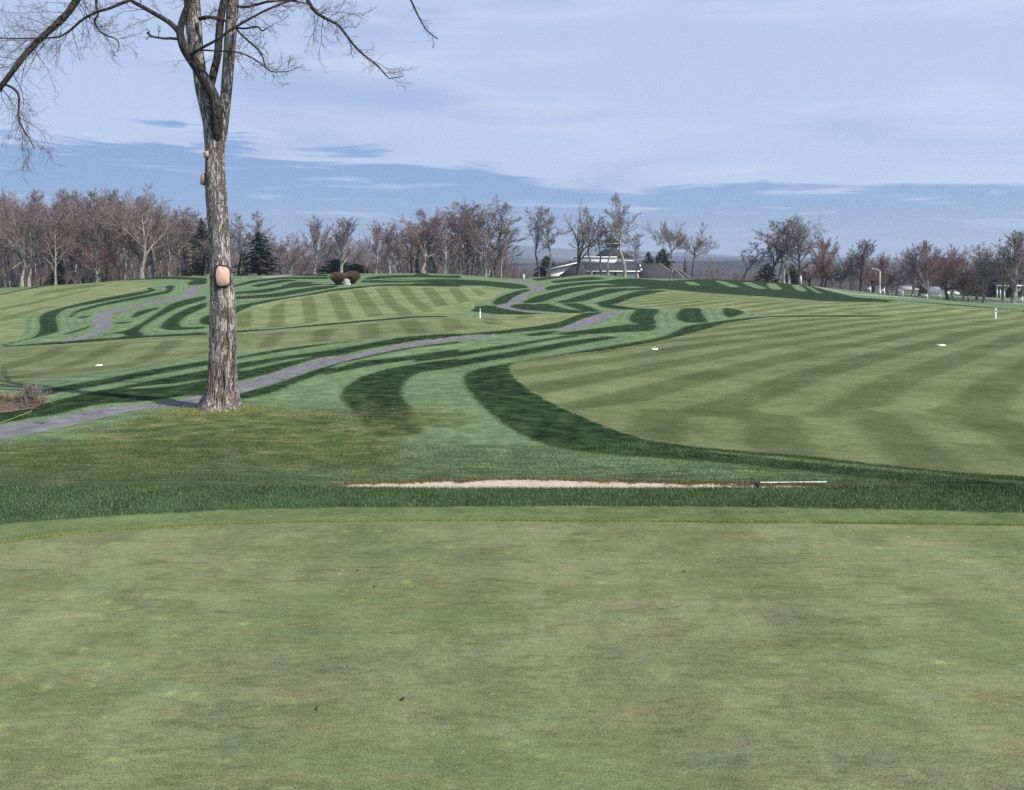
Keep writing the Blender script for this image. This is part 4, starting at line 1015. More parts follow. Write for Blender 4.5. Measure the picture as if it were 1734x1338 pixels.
def big_bark(name, k, fur):
    m = bpy.data.materials.new(name); m.use_nodes = True
    t = NT(m.node_tree)
    P = t.n('ShaderNodeNewGeometry').outputs['Position']
    def fissure(sc, seed, w_):
        q = t.scaled(P, sc, (seed, seed * .7, seed * .3))
        v = t.math('ABSOLUTE', t.math('SUBTRACT', t.noise(q, 1.0, 4.0, .55, .35), .5))
        return t.math('SUBTRACT', 1.0, t.ss(v, .006, w_))
    f1 = fissure((7.5, 7.5, 1.5), 1.3, .055)
    f2 = fissure((15, 15, 3.2), 5.1, .060)
    crack = t.math('MAXIMUM', f1, t.math('MULTIPLY', f2, .8))
    n1 = t.noise(t.scaled(P, (1, 1, .4)), 5.0, 5.0, .65)
    n2 = t.noise(t.scaled(P, (1, 1, .3)), 42.0, 4.0, .7)
    lich = t.noise(P, 9.0, 4.0, .6)
    c = t.mix(t.ss(n1, .3, .7), tuple(v * k for v in (.300, .262, .228)), tuple(v * k for v in (.520, .470, .412)))
    c = t.mix(t.math('MULTIPLY', t.ss(lich, .52, .64), .5), c, tuple(v * k for v in (.47, .47, .39)))
    c = t.mix(t.math('MULTIPLY', t.ss(n2, .5, .72), .45), c, tuple(v * k for v in (.11, .088, .076)))
    c = t.mix(t.math('MULTIPLY', crack, fur), c, tuple(v * k for v in (.050, .040, .036)))
    h = t.math('ADD', t.math('SUBTRACT', 1.0, crack), t.math('MULTIPLY', n2, .4))
    bn = t.n('ShaderNodeBump', {'Strength': .9, 'Distance': .045, 'Height': h})
    b = t.n('ShaderNodeBsdfPrincipled', {'Base Color': c, 'Roughness': .92, 'Specular IOR Level': .1, 'Normal': bn.outputs[0]})
    t.n('ShaderNodeOutputMaterial', {0: b.outputs[0]})
    return m
BARK = big_bark('furrowed_bark', 1.0, .85)
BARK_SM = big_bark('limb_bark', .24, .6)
VINE = bark_mat('vine_bark', (.13, .095, .085), (.24, .19, .17), 8.0)
TWIG_M = bark_mat('twig_bark', (.075, .058, .056), (.180, .140, .134), 3.0)

root_xy = hit(372, 692)
TD = root_xy[1]; TS = TD / FPX
tree_o = empty('maple_tree', (root_xy[0], root_xy[1], ground_z(*root_xy)), 'large bare tree in the foreground left with furrowed trunk, saw cuts and dark forked limbs', 'tree')
def local(V): return np.asarray(V) - np.array(tree_o.location)

def wood(P, R, K, amp, flare=0.0):
    """a limb with uneven skin"""
    V, F = tubes(P[None], R[None], K)
    rng = np.random.default_rng(int(abs(P[0, 2]) * 1000) % 99999)
    S = len(P)
    V = V.reshape(S, K, 3)
    dirs = V - P[:, None, :]
    a = np.arange(K) * 2 * np.pi / K
    z = P[:, 2][:, None]
    bumpy = 1 + amp * (np.sin(a[None] * 3 + z * 1.3) * .5 + np.sin(a[None] * 5 - z * 2.9 + 1) * .35 + np.sin(a[None] * 9 + z * 5.1 + 2) * .25 + rng.normal(0, .35, (S, K)))
    if flare:
        low = np.clip(1 - (P[:, 2] - P[0, 2]) / 0.9, 0, 1)[:, None] ** 2
        bumpy = bumpy * (1 + low * flare * (0.35 + .65 * np.maximum(0, np.sin(a[None] * 5 + .8)) ** 1.5))
    V = P[:, None, :] + dirs * bumpy[..., None]
    return V.reshape(-1, 3), F
trunk_pts = [(372, 706, 74), (373, 692, 70), (374, 676, 60), (376, 655, 53), (377, 634, 49), (377.5, 583, 46), (377.5, 507, 43), (374, 456, 37.5), (371, 405, 36), (367, 350, 36), (365, 315, 36), (364, 290, 33.5), (364, 269, 32), (364, 240, 35), (364, 222, 40), (364, 205, 34)]
left_stem = [(361, 250, 24), (357, 215, 25), (350, 179, 24), (342, 150, 22), (338, 120, 22), (333, 90, 23), (329, 60, 26), (327, 30, 27), (324, -10, 26), (319, -90, 24), (311, -200, 18), (303, -330, 10), (298, -450, 4)]
right_stem = [(370, 250, 22), (375, 215, 22), (381, 179, 18), (385, 135, 19), (388, 90, 19), (392, 40, 20), (396, -20, 19), (405, -110, 16), (418, -230, 12), (428, -350, 7), (434, -450, 3)]
front_limb = [(366, 275, 7, .02), (367, 245, 14, -.07), (367.5, 218, 20, -.20), (366, 185, 20, -.30), (362, 165, 19, -.34), (351, 143, 19, -.40), (337, 118, 18.5, -.46), (322, 96, 18, -.52), (310, 76, 15, -.56), (305, 55, 12, -.60), (311, 28, 10.5, -.62), (320, 2, 9.5, -.64), (331, -60, 8, -.7), (345, -150, 5, -.9)]
second_limb = [(356, 148, 13, -.36), (363, 118, 13, -.30), (369, 92, 12.5, -.28), (371, 60, 12.5, -.25), (374, 28, 12.5, -.22), (381, -8, 12, -.2), (392, -90, 9.5, 0), (408, -190, 6, .3), (420, -280, 3, .4)]
tp_base = TD
def limb_obj(name, pts, K, S, amp, mat, flare=0.0, label=None):
    P, R = limb(pts, S)
    V, F = wood(P, R, K, amp, flare)
    o = link(name, np_mesh(name, local(V), F, True), mat, tree_o)
    if label: o['label'] = label
    return P, R
limb_obj('trunk', [(q_[0], q_[1], q_[2] * .96) for q_ in trunk_pts], 44, 130, .04, BARK, .5)
L1 = limb_obj('stem', left_stem, 24, 70, .03, BARK, label='thick grey left stem of the fork')
L2 = limb_obj('stem', right_stem, 22, 70, .03, BARK, label='thick grey right stem of the fork')
L3 = limb_obj('limb', front_limb, 16, 50, .03, BARK_SM, label='dark front limb bending to the left')
L4 = limb_obj('limb', second_limb, 14, 40, .03, BARK_SM, label='dark limb rising between the two stems')
small = {
 'a': [(307, 62, 11, -.58), (301, 52, 9.5, -.6), (288, 39, 8.5, -.62), (265, 25, 7.5, -.66), (242, 12, 7, -.7), (222, 0, 6.5, -.75), (208, -26, 6, -.8), (190, -46, 6, -.8), (176, -60, 5, -.8)],
 'b': [(222, 0, 5, -.75), (205, 6, 5.2, -.9), (186, 14, 5, -1.), (165, 20, 4.6, -1.05), (140, 33, 4.2, -1.1), (118, 52, 3.7, -1.15), (98, 63, 3, -1.2), (60, 65, 2.4, -1.2), (0, 65, 1.6, -1.2)],
 'c': [(300, 66, 5, -.6), (290, 65, 4.5, -.75), (276, 65, 4, -.9), (262, 63, 3.6, -1), (254, 60, 3.2, -1.05), (250, 55, 4.5, -1.05)],
 'd': [(326, 91, 6, -.6), (334, 86, 5, -.75), (346, 79, 4.6, -.85), (366, 68, 4.4, -.9), (392, 50, 4.2, -.95), (419, 34, 4, -1), (449, 18, 3.6, -1), (478, 6, 3.2, -1), (520, -6, 2.4, -1)],
 'e': [(338, 32, 7, -.2), (352, 29, 6.5, -.3), (366, 31, 6.5, -.3), (385, 36, 5, -.3)],
 'g': [(300, -70, 12, -.1), (262, -100, 12, -.3), (215, -95, 13, -.5), (165, -60, 13.5, -.7), (140, -18, 13.5, -.8), (126, 6, 11.5, -.9), (108, 30, 11, -1.), (88, 48, 10.3, -1.05), (64, 70, 9.8, -1.1), (42, 94, 9, -1.15), (22, 120, 8.4, -1.2), (4, 144, 8, -1.2), (-30, 190, 8.5, -1.2), (-80, 250, 6, -1.2)],
 'h': [(7, 143, 4, -1.2), (18, 147, 4, -1.2), (28, 155, 3.8, -1.2), (32.5, 168, 3.4, -1.2), (31.5, 190, 3.2, -1.2), (33, 206, 3, -1.2), (40, 220, 2.6, -1.2), (50, 235, 2, -1.2), (58, 252, 1.4, -1.2)],
 'i': [(406, -60, 10, .2), (440, -90, 9, .3), (480, -70, 8, .35), (508, -24, 7.4, .4), (521, 0, 7, .4), (534, 20, 6.4, .4), (551, 31, 5.6, .4), (572, 42, 5, .4), (588, 62, 4.4, .4), (606, 84, 3.8, .4), (622, 98, 3.3, .4), (640, 112, 2.8, .4), (652, 126, 2.4, .4), (660, 133, 2, .4), (682, 129, 1.6, .4)],
 'j': [(420, -240, 9, .3), (520, -200, 7.5, .5), (610, -140, 6, .6), (670, -60, 4.6, .6), (694, -4, 3.8, .6), (704, 18, 3.2, .6), (715, 40, 2.7, .6), (726, 55, 2.2, .6), (742, 66, 1.8, .6)],
 'k': [(400, 47, 4, -.2), (418, 48, 3.4, -.4), (434, 45, 3, -.5), (445, 52, 2.6, -.6), (452, 47, 2, -.6)],
 'l': [(401, 50, 4, -.2), (410, 60, 3.5, -.4), (428, 76, 3.2, -.5), (440, 88, 3, -.6), (446, 100, 2.6, -.6), (449, 116, 1.8, -.6)],
 'm': [(330, 84, 3.5, -.4), (362, 86, 3, -.5), (398, 88, 2.6, -.6), (425, 97, 2.4, -.7), (444, 110, 2.2, -.75), (464, 122, 2, -.8), (488, 121, 1.5, -.8), (505, 113, 1.1, -.8)],
 'n': [(398, 10, 5.5, 0), (415, 12, 5, -.1), (434, 8, 4.6, -.2), (455, 3, 4, -.3), (485, 1, 3.2, -.3), (522, 6, 2.2, -.3)],
 'o': [(164, -60, 6, -.7), (163, -20, 5, -.8), (163, 10, 4, -.85), (166, 26, 3.4, -.9), (160, 34, 3.6, -.95), (168, 52, 3, -1), (180, 60, 2.6, -1.05), (196, 66, 2.2, -1.1), (202, 76, 1.6, -1.1), (199, 88, 1.1, -1.1)],
 'p': [(322, -120, 11, .1), (280, -200, 9, .2), (220, -260, 7, .3), (150, -290, 5, .4)], 'q': [(312, -200, 9, 0), (340, -290, 7, .6), (350, -380, 5, 1.), (352, -460, 3, 1.2)],
 'r': [(420, -240, 8, 0), (470, -320, 6, -.5), (510, -420, 4, -.8)], 's': [(318, -100, 9, .2), (290, -170, 8, 1.4), (250, -260, 6, 2.2), (220, -340, 4, 3)], 't': [(406, -110, 9, .1), (430, -190, 7, 1.2), (470, -280, 5, 2.2), (500, -360, 3, 2.8)],
 'u': [(345, -150, 7, -.9), (330, -230, 6, -1.8), (320, -320, 4, -2.6), (300, -400, 3, -3)],
}
LB = {}
for key, pts in small.items():
    LB[key] = limb_obj('branch', pts, 8, 34, .02, BARK_SM if key not in 'gbk' else BARK_SM)
# twigs: fine sprays on every branch
rng = np.random.default_rng(77)
def resample(PR, t0, t1, S=14):
    P, R = PR
    s = np.linspace(t0, t1, S) * (len(P) - 1)
    i = np.clip(s.astype(int), 0, len(P) - 2); f = (s - i)[:, None]
    return P[i] * (1 - f) + P[i + 1] * f, R[i] * (1 - f[:, 0]) + R[i + 1] * f[:, 0]
tw_parts = []
def spray(key, n, t0, t1, L, ang=.95, n2=6, n3=4, trop=-.02, up2=.05):
    P, R = resample(LB[key] if isinstance(key, str) else key, t0, t1)
    R = np.minimum(R, .027)
    P1, R1, l1 = grow(rng, P[None], R[None], n, 0, 1, L, ang, 9, trop, .11, .34, .0046, .4, .15, .3)
    P2, R2, l2 = grow(rng, P1, R1, n2 + 1, .12, 1, l1 * .50, .68, 5, up2, .13, .55, .0030, .5, .2, .25)
    P3, R3, l3 = grow(rng, P2, R2, n3 + 1, .15, 1, l2 * .5, .62, 4, up2, .15, .65, .0022, .7, .1, .25)
    for P_, R_ in ((P1, R1), (P2, R2), (P3, R3)):
        tw_parts.append(tubes(P_, R_, 3))
spray('g', 30, .38, .95, 1.30, n2=6, n3=4); spray('g', 8, .30, .55, 1.1); spray('b', 14, .15, 1, .85); spray('b', 6, .5, 1, 1.0, trop=-.1); spray('o', 7, .5, 1, .6); spray('h', 13, .25, 1, .75, .7, 6, 4, -.10, -.02)
spray('a', 12, .2, 1, .9); spray('d', 14, .25, 1, .75); spray('i', 10, .44, .62, .95, n2=7); spray('i', 13, .5, .98, .62, .9, 6, 4, -.03); spray('j', 10, .62, 1, .45, .8, 5, 3)
spray('k', 5, .3, 1, .5); spray('l', 8, .2, 1, .55, .8, 5, 3, -.04); spray('m', 13, .25, 1, .55, .8, 6, 3, -.03); spray('n', 9, .2, 1, .6); spray('e', 5, 0, .7, .45); spray('c', 3, .6, .95, .22)
spray(L1, 20, .52, .85, 1.2, 1.0); spray(L2, 12, .3, .52, .7, 1.1); spray(L2, 16, .5, 1, 1.2); spray(L4, 8, .3, .6, .7); spray(L4, 10, .55, 1, 1.0); spray(L3, 10, .55, 1, .9)
spray(L3, 3, .30, .44, .9, 1.2, 4, 3, -.10)
for key in 'pqrstu': spray(key, 14, .2, 1, 1.6)
V, F = merge(tw_parts)
o = link('twigs', np_mesh('twigs', local(V), F), TWIG_M, tree_o); o['kind'] = 'stuff'

# saw cuts: pale discs set in a swollen collar
CUT = bpy.data.materials.new('cut_wood'); CUT.use_nodes = True
t = NT(CUT.node_tree)
co = t.n('ShaderNodeTexCoord').outputs['Object']
wv = t.n('ShaderNodeTexWave', {'Vector': co, 'Scale': 9.0, 'Distortion': 2.0, 'Detail': 2.0}, wave_type='RINGS', rings_direction='SPHERICAL').outputs[1]
cc = t.mix(t.math('MULTIPLY', wv, .6), (.62, .41, .30), (.46, .29, .21))
b_ = t.n('ShaderNodeBsdfPrincipled', {'Base Color': t.mix(t.math('MULTIPLY', t.ss(t.noise(co, 9, 3, .6), .55, .7), .4), cc, (.42, .30, .24)), 'Roughness': .8})
t.n('ShaderNodeOutputMaterial', {0: b_.outputs[0]})
def saw_cut(px, py, w_, h_, normal, dep, off, label):
    """elliptic cut: w_ x h_ pixels, facing normal, standing off the trunk axis"""
    nrm = Vector(normal).normalized()
    c = Vector(tp(px, py, 0)) + Vector((0, -dep * TS, 0))
    up = Vector((0, 0, 1)); up = (up - nrm * up.dot(nrm)).normalized(); rt = up.cross(nrm).normalized()
    K = 22
    rings = [(1.30, -.20 * off), (1.20, -.06 * off), (1.10, .004), (1.03, .006)]
    V, F = [], []
    rng_ = np.random.default_rng(int(px))
    wobk = 1 + rng_.normal(0, .035, K)
    a_ = np.arange(K) * 2 * math.pi / K
    def pt(s, d_, k):
        cx_, sx_ = math.cos(a_[k]), math.sin(a_[k])
        q = 1 / (abs(cx_) ** 3.4 + abs(sx_) ** 3.4) ** (1 / 3.4)
        return c + rt * (cx_ * q * w_ * TS / 2 * s * wobk[k]) + up * (sx_ * q * h_ * TS / 2 * s * wobk[k]) + nrm * d_
    mb = MB()
    vs = np.array([local(pt(s, d_, k)) for s, d_ in rings for k in range(K)])
    mb.add(vs, [(i * K + k, i * K + (k + 1) % K, (i + 1) * K + (k + 1) % K, (i + 1) * K + k) for i in range(3) for k in range(K)])
    col_ = mb.build('scar_collar', BARK_SM, tree_o, True)
    mb = MB()
    vs = np.array([local(pt(.97, .010, k)) for k in range(K)] + [local(pt(1.02, -.01, k)) for k in range(K)] + [local(c + nrm * .012)])
    vs = vs - local(c)
    mb.add(vs, [(K + k, K + (k + 1) % K, (k + 1) % K, k) for k in range(K)])
    mb.F3.append(np.array([(2 * K, k, (k + 1) % K) for k in range(K)]))
    o = mb.build('saw_cut', CUT, tree_o)
    o.location = local(c)
    o['label'] = label
saw_cut(384, 467.5, 22, 32, (.34, -1, .05), 20.2, 1.0, 'large pale oval saw cut low on the trunk')
saw_cut(355, 263, 9.5, 11, (-.2, -1, .05), 16, .6, 'small round saw cut below the fork')
saw_cut(345.5, 304, 13, 17, (-.75, -.75, .1), 8, 1.6, 'saw cut on a short stub at the left edge of the trunk')
saw_cut(361, 151, 7, 9, (.5, -.9, .1), 34, .5, 'small reddish saw cut on the dark front limb')
# climbing vine stems on the lower trunk
def on_trunk(px, py, push=.0):
    P, R = TRK
    z = CAMZ - (py - HY) / FPX * TD
    cx_ = np.interp(z, P[:, 2], P[:, 0]); r_ = np.interp(z, P[:, 2], R)
    x = (px - CX) / FPX * TD
    dx = np.clip((x - cx_) / r_, -.98, .98)
    return np.array([cx_ + dx * r_ * 1.03, TD - r_ * 1.03 * math.sqrt(1 - dx * dx) - push, z])
TRK = limb(trunk_pts, 60)
VINES = []
vr = random.Random(3)
for k in range(11):
    x_, yend = vr.uniform(360, 399), vr.choice([500, 530, 560, 590, 600, 620, 640])
    drift, w0, v_ = vr.uniform(-.12, .16), vr.uniform(2.0, 4.4), []
    y_ = 693
    while y_ > yend:
        v_.append((min(max(x_, 357), 400), y_, w0 * (.45 + .55 * (y_ - yend) / (693 - yend))))
        y_ -= 14
        x_ += drift * 14 + vr.uniform(-3.2, 3.2)
    VINES.append(v_)
for v in VINES:
    Pv = np.array([on_trunk(px, py, .012) for px, py, w_ in v]); Rv = np.array([w_ * TS / 2 * .72 for _, _, w_ in v])
    seg = np.concatenate([[0], np.cumsum(np.linalg.norm(np.diff(Pv, axis=0), axis=1))]); s = np.linspace(0, seg[-1], 24)
    Pq = np.stack([pchip_eval(seg, Pv[:, k], pchip_slopes(seg[:, None], Pv[:, k:k + 1])[:, 0], s) for k in range(3)], 1)
    V, F = tubes(Pq[None], np.interp(s, seg, Rv)[None], 6)
    link('vine', np_mesh('vine', local(V), F, True), VINE, tree_o)
# dry vine sprigs that stick out to the right of the trunk
for (px, py) in [(402, 500), (401, 548), (402, 566), (401, 562)]:
    q0 = tp(px - 3, py, -.15); q1 = tp(px + rng.uniform(16, 40), py + rng.uniform(-8, 26), -.5)
    Pq = np.linspace(q0, q1, 8) + rng.normal(0, .015, (8, 3))
    P1, R1, l1 = grow(rng, Pq[None], np.full((1, 8), .006), 7, .1, 1, .22, .8, 5, 0, .2, .7, .0035, .5)
    V, F = merge([tubes(Pq[None], np.full((1, 8), .005), 3), tubes(P1, R1, 3)])
    link('vine_sprig', np_mesh('vine_sprig', local(V), F), TW_TAN, tree_o)
# ------------------------------------------------------------------ buildings
SHINGLE = simple_mat('roof_shingle', (.046, .043, .050), .9, .22, 1.5, .2, .3, 6)
SHINGLE_B = simple_mat('roof_shingle_brown', (.052, .042, .046), .9, .25, 1.5, .2)
WHITE = simple_mat('white_siding', (.86, .82, .80), .6, .04, 2)
TRIM = simple_mat('white_trim', (.82, .80, .79), .5, .03, 2)
BRICK = simple_mat('brick_wall', (.20, .125, .10), .9, .25, 2)
GLASS = simple_mat('window_glass', (.03, .035, .045), .12, .1, 1, .6)
STONE = simple_mat('stone_wall', (.33, .29, .25), .9, .2, 2)
INNER_SHADE = simple_mat('inner_shade', (.045, .04, .038), .8, .2, 2)  # dark colour standing in for shade inside the bay and the porch
def P3(px, py, d): return ((px - CX) / FPX * d, d, CAMZ - (py - HY) / FPX * d)

def slab(mb, quad, th=.25):
    """a roof plane with thickness, from its 4 upper corners"""
    q = np.array(quad, float)
    n = np.cross(q[1] - q[0], q[3] - q[0]); n /= np.linalg.norm(n) + 1e-9
    if n[2] < 0: n = -n
    lo = q - n * th
    return mb.hexa(np.concatenate([lo, q]))
def part(name, mat, parent, fn, *a):
    mb = MB(); fn(mb, *a)
    V0 = np.array(parent.matrix_world.translation) if False else np.array(parent.location)
    mb.V = [v - V0 for v in mb.V]
    return mb.build(name, mat, parent)
CD = 226.0
def cx(px): return (px - CX) / FPX * CD
def cz(py): return CAMZ - (py - HY) / FPX * CD
club = empty('clubhouse', (cx(1035), CD + 8, -8.0), 'white clubhouse with grey hipped roofs and a windowed cupola behind the crest', 'clubhouse')
LOW = -9.0
part('wall', WHITE, club, lambda m: m.box(cx(985), cx(1079), CD, CD + 16, LOW, cz(459.5)))
def main_roof(m):
    z0, z1 = cz(459.5), cz(444.5)
    a, b = cx(950), cx(1084)
    slab(m, [(a, CD - .8, z0), (b, CD - .8, z0), (cx(1081), CD + 7, z1), (cx(974), CD + 7, z1)])
    slab(m, [(b, CD - .8, z0), (b, CD + 16, z0), (cx(1081), CD + 9, z1), (cx(1081), CD + 7, z1 - .01)])
    slab(m, [(a, CD + 16, z0), (a, CD - .8, z0 - .01), (cx(974), CD + 7, z1), (cx(974), CD + 9, z1)])
part('roof', SHINGLE, club, main_roof)
part('fascia', TRIM, club, lambda m: m.box(cx(986), cx(1083), CD - 1.0, CD - .82, cz(460.6), cz(458.6)))
for a, b in [(1002, 1008), (1040, 1044), (1058, 1063)]:
    part('window', GLASS, club, lambda m: m.box(cx(a), cx(b), CD - .06, CD + .1, cz(467), cz(462)))
part('clerestory', WHITE, club, lambda m: m.box(cx(973), cx(1049), CD + 6.4, CD + 17, cz(447), cz(435.2)))
part('clerestory_fascia', TRIM, club, lambda m: m.box(cx(972), cx(1050), CD + 6.1, CD + 6.36, cz(436.2), cz(434.4)))
part('fascia', TRIM, club, lambda m: m.box(cx(1049.5), cx(1079), CD + 6.1, CD + 6.36, cz(442.2), cz(440.8)))
part('fascia', TRIM, club, lambda m: m.box(cx(1051), cx(1076), CD + 6.5, CD + 6.7, cz(445.6), cz(444.6)))
def frustum(m, a, b, c, d, y0, y1, yi0, yi1, z0, z1):
    lo = [(a, y0, z0), (b, y0, z0), (b, y1, z0), (a, y1, z0)]; hi = [(c, yi0, z1), (d, yi0, z1), (d, yi1, z1), (c, yi1, z1)]
    m.hexa(lo + hi)
part('upper_roof', SHINGLE, club, lambda m: frustum(m, cx(1014), cx(1082), cx(1031), cx(1057), CD + 6.6, CD + 17, CD + 9.8, CD + 13.8, cz(441) + .5, cz(421.5)))
cup = part('cupola', WHITE, club, lambda m: m.box(cx(1032.5), cx(1055.5), CD + 9.9, CD + 13.6, cz(422.5), cz(410.5)))
for a, b in [(1034, 1039.5), (1041, 1047), (1048.5, 1054)]:
    w_ = part('cupola_window', GLASS, club, lambda m: m.box(cx(a), cx(b), CD + 9.82, CD + 9.95, cz(418.5), cz(413)))
    w_.parent = cup; w_.location = (0, 0, 0)
def pyr(m):
    a, b, y0, y1, z0, z1 = cx(1027.5), cx(1060), CD + 9.1, CD + 14.4, cz(411), cz(399.5)
    c = ((a + b) / 2, (y0 + y1) / 2)
    frustum(m, a, b, c[0] - .1, c[0] + .1, y0, y1, c[1] - .1, c[1] + .1, z0, z1)
cr_ = part('cupola_roof', SHINGLE, club, pyr)
part('cupola_fascia', TRIM, club, lambda m: m.box(cx(1028), cx(1059.5), CD + 9.02, CD + 9.16, cz(412), cz(410.6)))
def left_wall(m):
    y0, y1 = CD - 3, CD - 2.6
    P = [(cx(925), cz(455.5)), (cx(975), cz(443.8)), (cx(975), LOW), (cx(925), LOW)]
    m.hexa([(P[3][0], y0, P[3][1]), (P[2][0], y0, P[2][1]), (P[2][0], y1, P[2][1]), (P[3][0], y1, P[3][1]), (P[0][0], y0, P[0][1]), (P[1][0], y0, P[1][1]), (P[1][0], y1, P[1][1]), (P[0][0], y1, P[0][1])])
part('gable_wall', WHITE, club, left_wall)
part('wing_roof', SHINGLE, club, lambda m: slab(m, [(cx(922), CD - 3.6, cz(454.6)), (cx(977), CD - 3.6, cz(442)), (cx(977), CD + 14, cz(441)), (cx(922), CD + 14, cz(454))], .3))
part('rake_board', TRIM, club, lambda m: slab(m, [(cx(923), CD - 3.9, cz(456)), (cx(975), CD - 3.9, cz(444.2)), (cx(975), CD - 3.63, cz(444.2)), (cx(923), CD - 3.63, cz(456))], .28))
part('porch_roof', SHINGLE, club, lambda m: slab(m, [(cx(945), CD - 5, cz(466)), (cx(992), CD - 5, cz(466)), (cx(986), CD - 1, cz(446)), (cx(974), CD - 3.2, cz(446.5))], .3))
def right_roof(m):
    yf, yb, yr = CD - 3, CD + 15, CD + 6
    a, b, r0, r1 = cx(1078), cx(1158), cx(1086), cx(1124)
    zf, zr = cz(477), cz(446.3)
    slab(m, [(a, yf, zf), (b, yf, zf), (r1, yr, zr), (r0, yr, zr)])
    slab(m, [(b, yf, zf), (b, yb, zf), (r1, yr + .6, zr), (r1, yr, zr - .02)])
    slab(m, [(b, yb, zf), (a, yb, zf), (r0, yr + .6, zr), (r1, yr + .6, zr)])
part('right_roof', SHINGLE, club, right_roof)
part('corner_board', TRIM, club, lambda m: m.hexa([(cx(1078), CD - 3.4, cz(476)), (cx(1079.6), CD - 3.4, cz(476)), (cx(1079.6), CD - 3.1, cz(476)), (cx(1078), CD - 3.1, cz(476)), (cx(1081.5), CD + 5.8, cz(449)), (cx(1083), CD + 5.8, cz(449)), (cx(1083), CD + 6, cz(449)), (cx(1081.5), CD + 6, cz(449))]))
for py0, py1 in [(448.5, 452.5), (455, 460)]:
    y_ = CD + 6 - (py0 - 446) / 31 * 9 - .6
    part('roof_vent', TRIM, club, lambda m: m.box(cx(1086.5), cx(1089.5), y_ - .5, y_ + .4, cz(py1), cz(py0)))
part('right_wall', WHITE, club, lambda m: m.box(cx(1081), cx(1155), CD - 2, CD + 14, LOW, cz(476)))
def hipcap(x0, y0, z0, x1, y1, z1, w_=.28):
    def f(m): m.tube([(x0, y0, z0), (x1, y1, z1)], [w_, w_], 5)
    return f
part('hip_cap', STONE, club, hipcap(cx(1124), CD + 6, cz(446.3), cx(1158), CD - 3, cz(477), .16))
def end_roof(m):
    slab(m, [(cx(1128), CD - 6, cz(479)), (cx(1172), CD - 6, cz(479)), (cx(1150), CD + 1, cz(456)), (cx(1144), CD + 1, cz(456))])
    slab(m, [(cx(1172), CD - 6, cz(479)), (cx(1172), CD + 8, cz(479)), (cx(1150), CD + 2, cz(456)), (cx(1150), CD + 1, cz(456) - .02)])
part('end_roof', SHINGLE, club, end_roof)
part('hip_cap', STONE, club, hipcap(cx(1150), CD + 1, cz(455.6), cx(1172), CD - 6, cz(478.6), .15))
part('hip_cap', STONE, club, hipcap(cx(1144), CD + 1, cz(455.6), cx(1157), CD - 6, cz(478.6), .15))

# brick house behind the road row
HD = 236.0
def hx(px): return (px - CX) / FPX * HD
def hz(py): return CAMZ - (py - HY) / FPX * HD
house = empty('house', (hx(1632), HD + 6, hz(502)), 'brick house with steep dark hipped roof behind the road row', 'house')
part('wall', BRICK, house, lambda m: m.box(hx(1588), hx(1672), HD, HD + 12, hz(506), hz(461)))
def h_roof(m):
    a, b, r0, r1 = hx(1584), hx(1676), hx(1611), hx(1643)
    y0, y1, yr = HD - .8, HD + 12.8, HD + 6
    z0, z1 = hz(462), hz(436)
    slab(m, [(a, y0, z0), (b, y0, z0), (r1, yr, z1), (r0, yr, z1)]); slab(m, [(b, y0, z0), (b, y1, z0), (r1, yr + .5, z1), (r1, yr, z1 - .02)])
    slab(m, [(a, y1, z0), (a, y0, z0), (r0, yr, z1 - .02), (r0, yr + .5, z1)]); slab(m, [(b, y1, z0), (a, y1, z0), (r0, yr + .5, z1), (r1, yr + .5, z1)])
part('roof', SHINGLE_B, house, h_roof)
for q in ((1643, 436, 1626, 452, 5.8, .6), (1655, 441.5, 1636, 457, 3.6, -.6)):
    part('hip_cap', STONE, house, hipcap(hx(q[0]), HD + q[4], hz(q[1]) + .1, hx(q[2]), HD + q[5], hz(q[3]), .14))
def g_wall(m):
    a, b, c = hx(1611), hx(1627), hx(1619)
    V = [(a, HD - 1.5, hz(462)), (b, HD - 1.5, hz(462)), (c, HD - 1.5, hz(452)), (a, HD + 4, hz(462)), (b, HD + 4, hz(462)), (c, HD + 4, hz(452))]
    m.add(V, [(0, 1, 4, 3), (1, 2, 5, 4), (2, 0, 3, 5)]); m.F3.append(np.array([(0, 1, 2), (3, 5, 4)]) + m.n - 6)
part('gable', BRICK, house, g_wall)
for s in (1611, 1627):
    part('rake_board', STONE, house, hipcap(hx(s), HD - 1.7, hz(461.5), hx(1619), HD - 1.7, hz(451.2), .17))
for a, b in [(1600, 1607), (1634, 1640), (1648, 1654), (1660, 1666)]:
    wn = part('window', TRIM, house, lambda m: m.box(hx(a), hx(b), HD - .12, HD + .05, hz(476), hz(467)))
    pn = part('pane', GLASS, house, lambda m: m.box(hx(a + .8), hx(b - .8), HD - .16, HD - .10, hz(475), hz(468)))
    pn.parent = wn; pn.location = (0, 0, 0)
GD = 228.0
def gx_(px): return (px - CX) / FPX * GD
def gz_(py): return CAMZ - (py - HY) / FPX * GD
gar = empty('garage', (gx_(1617), GD + 3, gz_(501)), 'low white garage in front of the brick house', 'garage')
part('wall', WHITE, gar, lambda m: m.box(gx_(1594), gx_(1640), GD, GD + 7, gz_(504), gz_(487)))
part('roof', SHINGLE_B, gar, lambda m: slab(m, [(gx_(1592), GD - .6, gz_(487.5)), (gx_(1642), GD - .6, gz_(487.5)), (gx_(1640), GD + 4, gz_(478)), (gx_(1596), GD + 4, gz_(478))]))
for a, b in [(1596, 1607), (1610, 1622), (1626, 1638)]:
    dr = part('garage_door', TRIM, gar, lambda m: m.box(gx_(a), gx_(b), GD - .1, GD + .04, gz_(500), gz_(489.5)))
shed = empty('shelter', (gx_(1543), GD + 3, gz_(500)), 'small white shelter with dark open bay left of the garage', 'shelter')
